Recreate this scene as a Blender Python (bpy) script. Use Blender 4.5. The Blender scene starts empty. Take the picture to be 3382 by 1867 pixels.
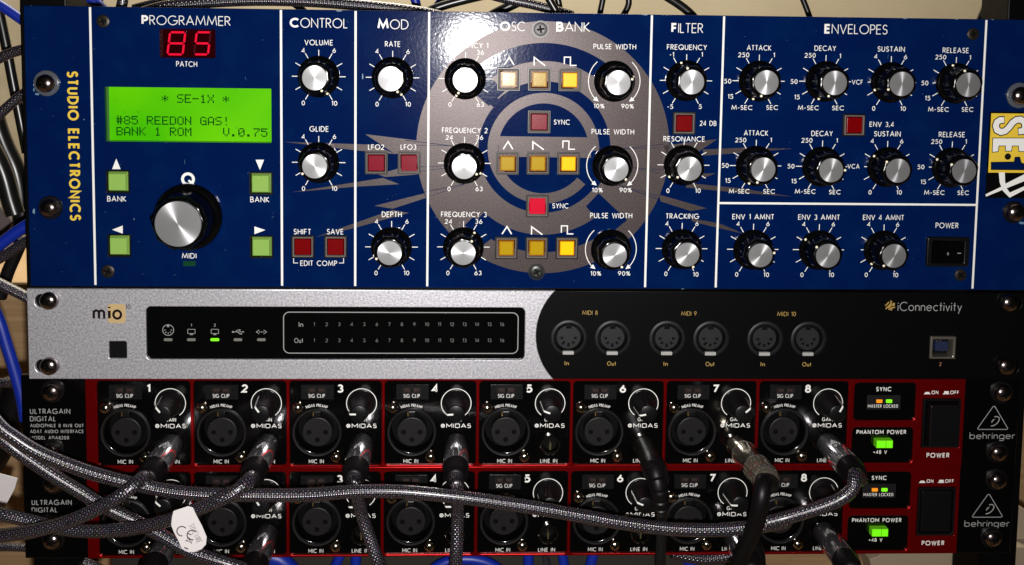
import bpy, bmesh, math, random
from mathutils import Vector, Matrix
random.seed(7)
R = math.radians
MM = 0.001
S = bpy.context.scene
COL = S.collection

# ------------------------------------------------------------------ camera
IW, IH = 3382.0, 1867.0
CX, CY, CH = -35.8, 126.0, 483.3          # camera over the panel plane, millimetres (x, up, out)
PITCH, YAW, ROLL = R(-4.72), R(-2.18), R(-.79)
F, PU, PV = 3367.0, 1671.0, 369.0
ROT = Matrix.Rotation(YAW, 3, 'Z') @ Matrix.Rotation(PITCH, 3, 'X') @ Matrix.Rotation(ROLL, 3, 'Y')
cam = bpy.data.objects.new('camera', bpy.data.cameras.new('camera'))
COL.objects.link(cam); S.camera = cam
rt, fw, up = ROT @ Vector((1, 0, 0)), ROT @ Vector((0, 1, 0)), ROT @ Vector((0, 0, 1))
M = Matrix((( rt.x, up.x, -fw.x), (rt.y, up.y, -fw.y), (rt.z, up.z, -fw.z))).to_4x4()
M.translation = Vector((CX, -CH, CY)) * MM
cam.matrix_world = M
cam.data.sensor_width = 36; cam.data.lens = F / IW * 36
cam.data.shift_x = (IW / 2 - PU) / IW; cam.data.shift_y = -(IH / 2 - PV) / IW
cam.data.clip_start = .01; cam.data.clip_end = 20

# ------------------------------------------------------------------ light
W = bpy.data.worlds.new('World'); S.world = W; W.use_nodes = True
W.node_tree.nodes['Background'].inputs[0].default_value = (1, .86, .68, 1)
W.node_tree.nodes['Background'].inputs[1].default_value = .006
def lamp(name, typ, loc, energy, color, target=None, **k):
    l = bpy.data.lights.new(name, typ); l.energy = energy; l.color = color
    for a, b in k.items(): setattr(l, a, b)
    o = bpy.data.objects.new(name, l); COL.objects.link(o); o.location = loc
    if target: o.rotation_euler = (Vector(target) - Vector(loc)).to_track_quat('-Z', 'Y').to_euler()
    return o
lamp('phone_flash', 'AREA', (-.0315, -.483, .1085), 3.35, (1, .97, .94), target=(-.0315, 0, .09), shape='DISK', size=.008)
lamp('ceiling_lamp', 'AREA', (-.1, .72, 1.35), 36, (1, .94, .80), target=(0, 1.3, .1), shape='DISK', size=.5)
S.view_settings.view_transform = 'Standard'; S.view_settings.look = 'None'
S.cycles.blur_glossy = 0; S.cycles.sample_clamp_indirect = 20; S.cycles.use_denoising = True
S.view_settings.exposure = 0; S.view_settings.gamma = 1

# ------------------------------------------------------------------ pixel -> panel millimetres
CROP = {'a': (0, 0), 'b': (900, 0), 'c': (1800, 0), 'e': (0, 460), 'f': (900, 460), 'g': (1800, 460),
        'i': (0, 920), 'j': (900, 920), 'k': (1800, 920), 'm': (0, 1347), 'n': (900, 1347), 'o': (1800, 1347)}
CROP = {k: (v[0], v[1], 1 / 2.576) for k, v in CROP.items()}
CROP.update({'d': (2500, 0, .3424), 'h': (2500, 460, .3424), 'l': (2500, 920, .3424), 'q': (2500, 1387, .3424),
             'r': (3200, 340, 1 / 3.231), 't': (1100, 0, 1 / 2.1467), 's': (2200, 0, 1 / 2.179), 'z': (0, 0, 1 / 2.1467),
             'w': (1340, 40, 1 / 1.5458), 'D': (0, 0, 1.3129), 'p': (0, 0, 1)})
def P(t, x, y, h=0.0):
    """place on the plane h millimetres in front of the panels -> (x, up) in mm"""
    ox, oy, s = CROP[t]
    u, v = ox + x * s, oy + y * s
    d = ROT @ Vector(((u - PU) / F, 1, -(v - PV) / F))
    k = (CH - h) / d.y
    return Vector((CX + k * d.x, CY + k * d.z))
def P3(t, x, y, h):
    q = P(t, x, y, h); return Vector((q.x, q.y, h))

# ------------------------------------------------------------------ materials
def mat(name, col, rough=.5, metal=0., emit=None, estr=1., bump=None, spec=.5, coat=0., noise=None, aniso=0., trans=0., ior=1.5):
    m = bpy.data.materials.new(name); m.use_nodes = True
    nt = m.node_tree; b = nt.nodes['Principled BSDF']
    b.inputs['Base Color'].default_value = (*col, 1)
    b.inputs['Roughness'].default_value = rough
    b.inputs['Metallic'].default_value = metal
    b.inputs['Specular IOR Level'].default_value = spec
    b.inputs['Coat Weight'].default_value = coat
    b.inputs['Transmission Weight'].default_value = trans
    b.inputs['IOR'].default_value = ior
    if coat: b.inputs['Coat Roughness'].default_value = .08
    if emit:
        b.inputs['Emission Color'].default_value = (*emit, 1); b.inputs['Emission Strength'].default_value = estr
    tc = nt.nodes.new('ShaderNodeTexCoord')
    if bump:                                     # (scale per metre, distance mm, detail)
        n = nt.nodes.new('ShaderNodeTexNoise'); n.inputs['Scale'].default_value = bump[0]; n.inputs['Detail'].default_value = bump[2]
        nt.links.new(tc.outputs['Object'], n.inputs['Vector'])
        bp = nt.nodes.new('ShaderNodeBump'); bp.inputs['Distance'].default_value = bump[1] * MM; bp.inputs['Strength'].default_value = 1
        nt.links.new(n.outputs['Fac'], bp.inputs['Height'])
        nt.links.new(bp.outputs['Normal'], b.inputs['Normal'])
    if noise:                                    # list of (scale, lo, hi, colour): colour where noise passes lo..hi
        last = None
        for sc, lo, hi, c2 in noise:
            n = nt.nodes.new('ShaderNodeTexNoise'); n.inputs['Scale'].default_value = sc; n.inputs['Detail'].default_value = 3
            nt.links.new(tc.outputs['Object'], n.inputs['Vector'])
            mr = nt.nodes.new('ShaderNodeMapRange'); mr.inputs['From Min'].default_value = lo; mr.inputs['From Max'].default_value = hi
            nt.links.new(n.outputs['Fac'], mr.inputs['Value'])
            mx = nt.nodes.new('ShaderNodeMix'); mx.data_type = 'RGBA'
            nt.links.new(mr.outputs['Result'], mx.inputs['Factor'])
            mx.inputs['A'].default_value = (*col, 1); mx.inputs['B'].default_value = (*c2, 1)
            if last: nt.links.new(last, mx.inputs['A'])
            last = mx.outputs['Result']
        nt.links.new(last, b.inputs['Base Color'])
    if aniso:
        b.inputs['Anisotropic'].default_value = aniso
        tg = nt.nodes.new('ShaderNodeTangent'); tg.direction_type = 'RADIAL'; tg.axis = 'Z'
        nt.links.new(tg.outputs['Tangent'], b.inputs['Tangent'])
    return m
m_blue = mat('blue_enamel', (.0005, .0080, .058), .088, bump=(650, .024, 2), spec=.3,
             noise=[(60, .46, .72, (.0007, .0115, .066)), (1500, .77, .80, (.06, .10, .13))])
m_grey = mat('grey_ink', (.042, .032, .032), .37, .3, spec=.25, bump=(1400, .02, 3), noise=[(1500, .35, .7, (.072, .056, .056))])
m_white = mat('white_ink', (.8, .79, .76), .5)
m_dim = mat('dim_grey_ink', (.30, .30, .30), .5)
m_dimmer = mat('faint_grey_ink', (.13, .13, .13), .5)
m_yel = mat('yellow_ink', (.75, .52, .04), .5)
m_gold = mat('gold_ink', (.42, .27, .07), .5)
m_tan = mat('tan_ink', (.50, .36, .17), .5)
m_darkink = mat('dark_ink', (.008, .003, .005), .6, spec=.1)
m_chip = mat('bare_chip', (.7, .72, .7), .4)
m_knob = mat('black_gloss_plastic', (.0015, .0015, .0018), .17, spec=.28, bump=(700, .02, 2), noise=[(2500, .72, .78, (.05, .05, .05))])
m_knobm = mat('black_satin_plastic', (.003, .003, .0035), .33, spec=.4)
m_alu = mat('spun_aluminium', (.5, .5, .52), .34, 1., aniso=.9, noise=[(160, .42, .75, (.46, .46, .48))])
_nt = m_alu.node_tree; _b = _nt.nodes['Principled BSDF']; _c = _nt.nodes.new('ShaderNodeBsdfPrincipled')
_c.inputs['Base Color'].default_value = (.36, .36, .37, 1); _c.inputs['Metallic'].default_value = .6; _c.inputs['Roughness'].default_value = .5
_m = _nt.nodes.new('ShaderNodeMixShader'); _m.inputs[0].default_value = .55
_nt.links.new(_b.outputs[0], _m.inputs[1]); _nt.links.new(_c.outputs[0], _m.inputs[2]); _nt.links.new(_m.outputs[0], _nt.nodes['Material Output'].inputs[0])
m_dot = mat('ivory_dot', (.85, .78, .6), .5)
m_blk = mat('black_lacquer', (.0012, .0011, .0012), .125, spec=1.0, bump=(400, .002, 1), noise=[(2600, .70, .76, (.02, .02, .016))])
m_blkm = mat('black_matt', (.0017, .0017, .002), .4, spec=.09, noise=[(2200, .72, .78, (.03, .03, .03))])
m_void = mat('dark_recess', (.0008, .0008, .0008), .6, spec=.1)
m_char = mat('charcoal_plastic', (.007, .0065, .007), .45, spec=.3, noise=[(1500, .5, .8, (.014, .013, .014))])
m_chard = mat('smoked_window', (.006, .006, .0065), .3, spec=.35)
m_rim = mat('grey_button_rim', (.105, .085, .075), .55, noise=[(2500, .4, .8, (.17, .14, .12))])
m_silver = mat('silver_paint', (.42, .42, .46), .40, .6, bump=(1500, .04, 2), noise=[(1000, .34, .64, (.72, .705, .745)), (2200, .64, .72, (.92, .88, .94))])
m_red = mat('red_anodised', (.27, .0008, .002), .3, .78, bump=(2500, .012, 2), noise=[(900, .55, .8, (.36, .003, .004)), (3000, .72, .78, (.7, .05, .04))])
m_chrome = mat('chrome', (.92, .9, .96), .12, .93)
m_nickel = mat('dark_nickel', (.76, .68, .54), .13, .93)
m_gun = mat('gunmetal_chrome', (.5, .47, .5), .13, .94)
m_steel = mat('screw_steel', (.26, .215, .21), .2, 1., bump=(900, .05, 2))
m_brass = mat('brassy_screw', (.42, .37, .29), .17, 1.)
m_bscrew = mat('blackened_screw', (.025, .021, .016), .4, .6, bump=(900, .08, 2))
m_rubber = mat('black_rubber', (.003, .0025, .003), .42, spec=.22)
m_pvc = mat('black_pvc', (.006, .006, .006), .3)
m_bluec = mat('blue_cable_jacket', (.0025, .018, .27), .42)
m_wht = mat('white_label_stock', (.72, .68, .68), .45)
m_wall = mat('wall_paint', (.66, .58, .43), .85, noise=[(6, .4, .7, (.60, .52, .38))])
m_clear = mat('clear_washer', (.7, .75, .85), .25, trans=.9, ior=1.25)
m_glass = mat('lcd_window', (.004, .05, .0), .5, spec=.04, emit=(.075, .60, .0), estr=.95)
_nt = m_glass.node_tree; _n = _nt.nodes.new('ShaderNodeTexNoise'); _n.inputs['Scale'].default_value = 22; _t = _nt.nodes.new('ShaderNodeTexCoord')
_r = _nt.nodes.new('ShaderNodeValToRGB'); _r.color_ramp.elements[0].position = .3; _r.color_ramp.elements[0].color = (.055, .47, 0, 1)
_r.color_ramp.elements[1].position = .7; _r.color_ramp.elements[1].color = (.15, .62, 0, 1)
_nt.links.new(_t.outputs['Object'], _n.inputs['Vector']); _nt.links.new(_n.outputs['Fac'], _r.inputs[0]); _nt.links.new(_r.outputs[0], _nt.nodes['Principled BSDF'].inputs['Emission Color'])
m_lcdtx = mat('lcd_segment', (.001, .01, .001), .6, spec=.0, emit=(.002, .07, .004), estr=1)
m_seg = mat('red_led_segment', (.1, 0, .005), .5, spec=.05, emit=(.82, .004, .03), estr=1)
m_segoff = mat('dim_led_segment', (.02, .0, .002), .5, spec=.05, emit=(.028, .0, .001), estr=1)
m_segbg = mat('red_filter', (.012, .0, .001), .12, spec=.15, emit=(.006, 0, 0), estr=1)
m_ledg = mat('green_led', (.05, .3, .01), .3, emit=(.22, 1.0, .01), estr=1.1)
m_ledo = mat('orange_led', (.4, .15, .01), .3, emit=(1.0, .28, .01), estr=.8)
m_ledoff = mat('unlit_led', (.16, .16, .14), .4)
m_ledgd = mat('dark_green_led', (.0, .03, .008), .3, emit=(0, .012, .006), estr=1)
m_phg = mat('green_lit_button', (.1, .4, .01), .3, emit=(.13, .72, .003), estr=.95)
m_phs = mat('green_button_body', (.06, .2, .01), .35, emit=(.045, .19, .0), estr=.9)
def capmat(name, col, e, s): return mat(name, col, .2, spec=.3, emit=e, estr=s, bump=(900, .01, 2))  # unlit caps too carry a faint added glow
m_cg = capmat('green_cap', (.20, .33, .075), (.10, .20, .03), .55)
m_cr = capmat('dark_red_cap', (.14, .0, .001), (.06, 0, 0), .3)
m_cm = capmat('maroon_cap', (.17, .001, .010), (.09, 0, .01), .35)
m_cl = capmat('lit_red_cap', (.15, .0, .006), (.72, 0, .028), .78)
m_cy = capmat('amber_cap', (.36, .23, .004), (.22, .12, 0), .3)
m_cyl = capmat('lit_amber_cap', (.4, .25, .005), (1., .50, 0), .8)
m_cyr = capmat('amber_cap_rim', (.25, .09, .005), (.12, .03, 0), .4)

def braid_mat(name, bright=1., rb=1.):
    m = bpy.data.materials.new(name); m.use_nodes = True; nt = m.node_tree; N = nt.nodes.new; L = nt.links.new
    b = nt.nodes['Principled BSDF']
    uv = N('ShaderNodeUVMap')
    sep = N('ShaderNodeSeparateXYZ'); L(uv.outputs[0], sep.inputs[0])
    def mth(op, a, c=None):
        n = N('ShaderNodeMath'); n.operation = op
        for i, q in enumerate((a, c)):
            if q is None: continue
            if isinstance(q, (int, float)): n.inputs[i].default_value = q
            else: L(q, n.inputs[i])
        return n.outputs[0]
    # u in mm along, v 0..1 around: two families of helices crossing
    u = mth('MULTIPLY', sep.outputs[0], 1 / 2.1); v = mth('MULTIPLY', sep.outputs[1], 10.0)
    s1 = mth('SINE', mth('MULTIPLY', mth('ADD', u, v), 2 * math.pi))
    s2 = mth('SINE', mth('MULTIPLY', mth('SUBTRACT', u, v), 2 * math.pi))
    w = mth('ADD', mth('MULTIPLY', mth('ADD', mth('MULTIPLY', s1, s2), 1.0), .4), mth('MULTIPLY', s1, .16))
    bp = N('ShaderNodeBump'); bp.inputs['Distance'].default_value = .00022; bp.inputs['Strength'].default_value = 1
    L(w, bp.inputs['Height']); L(bp.outputs[0], b.inputs['Normal'])
    wn = N('ShaderNodeTexWhiteNoise'); wn.noise_dimensions = '2D'
    cmb = N('ShaderNodeCombineXYZ')
    L(mth('FLOOR', mth('ADD', mth('MULTIPLY', mth('ADD', u, v), 2), .0)), cmb.inputs[0])
    L(mth('FLOOR', mth('ADD', mth('MULTIPLY', mth('SUBTRACT', u, v), 2), .0)), cmb.inputs[1])
    L(cmb.outputs[0], wn.inputs['Vector'])
    hs = N('ShaderNodeHueSaturation'); hs.inputs['Saturation'].default_value = .38 * rb; hs.inputs['Value'].default_value = .8
    L(wn.outputs['Color'], hs.inputs['Color'])
    mx = N('ShaderNodeMix'); mx.data_type = 'RGBA'
    mr = N('ShaderNodeMapRange'); mr.inputs['From Min'].default_value = .35; mr.inputs['From Max'].default_value = 1.15
    L(w, mr.inputs['Value']); L(mr.outputs[0], mx.inputs['Factor'])
    mx.inputs['A'].default_value = (.014, .012, .015, 1)
    mm = N('ShaderNodeMix'); mm.data_type = 'RGBA'; mm.blend_type = 'MULTIPLY'; mm.inputs['Factor'].default_value = 1
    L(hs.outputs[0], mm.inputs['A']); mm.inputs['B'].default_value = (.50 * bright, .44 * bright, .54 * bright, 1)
    L(mm.outputs['Result'], mx.inputs['B']); L(mx.outputs['Result'], b.inputs['Base Color'])
    b.inputs['Metallic'].default_value = .5; b.inputs['Roughness'].default_value = .22; b.inputs['Coat Weight'].default_value = .6; b.inputs['Coat Roughness'].default_value = .24
    b.inputs['Specular IOR Level'].default_value = .8
    return m
m_braid = braid_mat('woven_sleeve')
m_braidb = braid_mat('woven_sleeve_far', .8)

def wood_mat():
    m = mat('light_wood', (.33, .21, .105), .6); nt = m.node_tree; b = nt.nodes['Principled BSDF']
    tc = nt.nodes.new('ShaderNodeTexCoord'); mp = nt.nodes.new('ShaderNodeMapping'); mp.inputs['Scale'].default_value = (8, 8, 160)
    nt.links.new(tc.outputs['Object'], mp.inputs[0])
    n = nt.nodes.new('ShaderNodeTexNoise'); n.inputs['Scale'].default_value = 1.5; n.inputs['Detail'].default_value = 5
    nt.links.new(mp.outputs[0], n.inputs['Vector'])
    cr = nt.nodes.new('ShaderNodeValToRGB'); cr.color_ramp.elements[0].position = .3; cr.color_ramp.elements[0].color = (.44, .27, .13, 1)
    cr.color_ramp.elements[1].position = .7; cr.color_ramp.elements[1].color = (.62, .41, .22, 1)
    nt.links.new(n.outputs['Fac'], cr.inputs[0]); nt.links.new(cr.outputs[0], b.inputs['Base Color'])
    return m
m_wood = wood_mat()

# ------------------------------------------------------------------ object helpers (local frame: x right, y up, z out of the panel)
def thing(name, label, cat, loc=(0, 0, 0), group=None):
    o = bpy.data.objects.new(name, None); COL.objects.link(o)
    o.empty_display_size = .01
    o.rotation_euler = (math.pi / 2, 0, 0)
    o.location = (loc[0] * MM, -loc[2] * MM, loc[1] * MM)
    o['label'] = label; o['category'] = cat
    if group: o['group'] = group
    return o
def put(name, me, parent, loc=(0, 0, 0), rz=0., label=None, kind=None, rot=None):
    o = bpy.data.objects.new(name, me); COL.objects.link(o); o.parent = parent
    o.location = Vector(loc) * MM
    o.rotation_euler = rot if rot else (0, 0, rz)
    if label: o['label'] = label
    if kind: o['kind'] = kind
    return o
class MB:
    def __init__(s): s.v = []; s.f = []; s.uv = {}
    def quad(s, pts):
        n = len(s.v); s.v += [tuple(p) for p in pts]; s.f.append(tuple(range(n, n + len(pts))))
    def box(s, x0, x1, y0, y1, z0, z1):
        n = len(s.v)
        s.v += [(x0, y0, z0), (x1, y0, z0), (x1, y1, z0), (x0, y1, z0), (x0, y0, z1), (x1, y0, z1), (x1, y1, z1), (x0, y1, z1)]
        for f in ((3, 2, 1, 0), (4, 5, 6, 7), (0, 1, 5, 4), (1, 2, 6, 5), (2, 3, 7, 6), (3, 0, 4, 7)): s.f.append(tuple(n + i for i in f))
    def frustum(s, x0, x1, y0, y1, z0, z1, ins):
        n = len(s.v)
        s.v += [(x0, y0, z0), (x1, y0, z0), (x1, y1, z0), (x0, y1, z0), (x0 + ins, y0 + ins, z1), (x1 - ins, y0 + ins, z1), (x1 - ins, y1 - ins, z1), (x0 + ins, y1 - ins, z1)]
        for f in ((3, 2, 1, 0), (4, 5, 6, 7), (0, 1, 5, 4), (1, 2, 6, 5), (2, 3, 7, 6), (3, 0, 4, 7)): s.f.append(tuple(n + i for i in f))
    def lathe(s, prof, n=32, cx=0, cy=0, rf=None, close=True):
        b = len(s.v)
        for r, z in prof:
            for k in range(n):
                t = 2 * math.pi * k / n; rr = rf(t, r, z) if rf else r
                s.v.append((cx + rr * math.cos(t), cy + rr * math.sin(t), z))
        for i in range(len(prof) - 1):
            for k in range(n):
                a, c = b + i * n + k, b + i * n + (k + 1) % n
                s.f.append((a, c, c + n, a + n))
        if close:
            e = b + (len(prof) - 1) * n
            s.f.append(tuple(e + k for k in range(n)))
    def poly(s, pts, z):
        n = len(s.v); s.v += [(p[0], p[1], z) for p in pts]
        a = sum(pts[i][0] * pts[(i + 1) % len(pts)][1] - pts[(i + 1) % len(pts)][0] * pts[i][1] for i in range(len(pts)))
        idx = list(range(n, n + len(pts)))
        s.f.append(tuple(idx if a > 0 else idx[::-1]))
    def prism(s, pts, z0, z1):
        a = sum(pts[i][0] * pts[(i + 1) % len(pts)][1] - pts[(i + 1) % len(pts)][0] * pts[i][1] for i in range(len(pts)))
        if a < 0: pts = pts[::-1]
        n = len(s.v); k = len(pts); s.v += [(p[0], p[1], z0) for p in pts] + [(p[0], p[1], z1) for p in pts]
        s.f.append(tuple(range(n + k, n + 2 * k))); s.f.append(tuple(range(n + k - 1, n - 1, -1)))
        for i in range(k): j = (i + 1) % k; s.f.append((n + i, n + j, n + k + j, n + k + i))
    def stroke(s, pts, w, z, closed=False):
        pts = [Vector(p[:2]) for p in pts]; q = [pts[0]]
        for p in pts[1:]:
            if (p - q[-1]).length > 1e-4: q.append(p)
        if closed and len(q) > 2 and (q[0] - q[-1]).length < 1e-4: q.pop()
        pts = q; n = len(pts)
        if n < 2: return
        L_, R_ = [], []
        for i in range(n):
            a = pts[i - 1] if (i > 0 or closed) else None
            c = pts[(i + 1) % n] if (i < n - 1 or closed) else None
            d0 = (pts[i] - a).normalized() if a is not None else None
            d1 = (c - pts[i]).normalized() if c is not None else None
            if d0 is None: d0 = d1
            if d1 is None: d1 = d0
            n0 = Vector((-d0.y, d0.x)); n1 = Vector((-d1.y, d1.x)); m = n0 + n1
            if m.length < .2: m = n1; sc = 1
            else: m.normalize(); sc = min(1 / max(m.dot(n1), .3), 2.4)
            L_.append(pts[i] + m * w / 2 * sc); R_.append(pts[i] - m * w / 2 * sc)
        b = len(s.v)
        for l, r in zip(L_, R_): s.v += [(l.x, l.y, z), (r.x, r.y, z)]
        for i in range(n if closed else n - 1):
            j = (i + 1) % n; s.f.append((b + 2 * i, b + 2 * i + 1, b + 2 * j + 1, b + 2 * j))
    def tube(s, pts, rad, n=12, cap=True, uvon=False, rib=None):
        pts = [Vector(p) for p in pts]
        T = [(pts[min(i + 1, len(pts) - 1)] - pts[max(i - 1, 0)]).normalized() for i in range(len(pts))]
        a = Vector((0, 0, 1)) if abs(T[0].z) < .9 else Vector((1, 0, 0))
        nn = (a - T[0] * a.dot(T[0])).normalized(); b = len(s.v); L = 0
        for i, p in enumerate(pts):
            if i: nn = (nn - T[i] * nn.dot(T[i])).normalized(); L += (p - pts[i - 1]).length
            bb = T[i].cross(nn); r = rad(i / (len(pts) - 1), L) if callable(rad) else rad
            for k in range(n):
                t = 2 * math.pi * k / n; s.v.append(tuple(p + (nn * math.cos(t) + bb * math.sin(t)) * r))
            if i:
                for k in range(n):
                    f = (b + (i - 1) * n + k, b + (i - 1) * n + (k + 1) % n, b + i * n + (k + 1) % n, b + i * n + k)
                    if uvon:
                        l0 = L - (p - pts[i - 1]).length
                        s.uv[len(s.f)] = ((l0, k / n), (l0, (k + 1) / n), (L, (k + 1) / n), (L, k / n))
                    s.f.append(f)
        if cap:
            s.f.append(tuple(b + k for k in range(n))[::-1]); e = b + (len(pts) - 1) * n; s.f.append(tuple(e + k for k in range(n)))
    def mesh(s, name, m, smooth=35, bevel=0, seg=2):
        me = bpy.data.meshes.new(name)
        me.from_pydata([(x * MM, y * MM, z * MM) for x, y, z in s.v], [], s.f)
        if s.uv:
            ul = me.uv_layers.new(name='UVMap')
            for pi, uvs in s.uv.items():
                p = me.polygons[pi]
                for li, q in zip(p.loop_indices, uvs): ul.data[li].uv = q
        if bevel:
            bm = bmesh.new(); bm.from_mesh(me)
            bmesh.ops.bevel(bm, geom=[e for e in bm.edges if e.calc_face_angle(0) > .5], offset=bevel * MM, segments=seg, affect='EDGES', profile=.5)
            bm.to_mesh(me); bm.free()
        me.materials.append(m)
        if smooth:
            me.polygons.foreach_set('use_smooth', [True] * len(me.polygons))
            me.set_sharp_from_angle(angle=R(smooth))
        me.update(); return me
def rrect(x0, x1, y0, y1, r, n=5):
    if x0 > x1: x0, x1 = x1, x0
    if y0 > y1: y0, y1 = y1, y0
    o = []
    for cx, cy, a in ((x1 - r, y1 - r, 0), (x0 + r, y1 - r, 90), (x0 + r, y0 + r, 180), (x1 - r, y0 + r, 270)):
        for k in range(n + 1): t = R(a + 90 * k / n); o.append((cx + r * math.cos(t), cy + r * math.sin(t)))
    return o
def circ(cx, cy, r, n=40, a0=0, a1=360):
    m = n if a1 - a0 == 360 else n + 1
    return [(cx + r * math.cos(R(a0 + (a1 - a0) * k / n)), cy + r * math.sin(R(a0 + (a1 - a0) * k / n))) for k in range(m)]
def plate(name, loops, z0, z1, m, bevel=.3):
    """plate with holes: first loop outer, the rest holes (mm)"""
    cu = bpy.data.curves.new('tmp', 'CURVE'); cu.dimensions = '2D'; cu.fill_mode = 'BOTH'
    for lp in loops:
        sp = cu.splines.new('POLY'); sp.points.add(len(lp) - 1)
        for i, p in enumerate(lp): sp.points[i].co = (p[0] * MM, p[1] * MM, 0, 1)
        sp.use_cyclic_u = True
    cu.extrude = ((z1 - z0) / 2 - bevel) * MM; cu.bevel_depth = bevel * MM; cu.bevel_resolution = 1; cu.offset = -bevel * MM
    o = bpy.data.objects.new('tmp', cu); COL.objects.link(o)
    me = bpy.data.meshes.new_from_object(o.evaluated_get(bpy.context.evaluated_depsgraph_get()))
    bpy.data.objects.remove(o); bpy.data.curves.remove(cu)
    me.name = name; me.transform(Matrix.Translation((0, 0, (z0 + z1) / 2 * MM)))
    me.materials.clear(); me.materials.append(m)
    me.polygons.foreach_set('use_smooth', [True] * len(me.polygons)); me.set_sharp_from_angle(angle=R(50))
    return me

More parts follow.
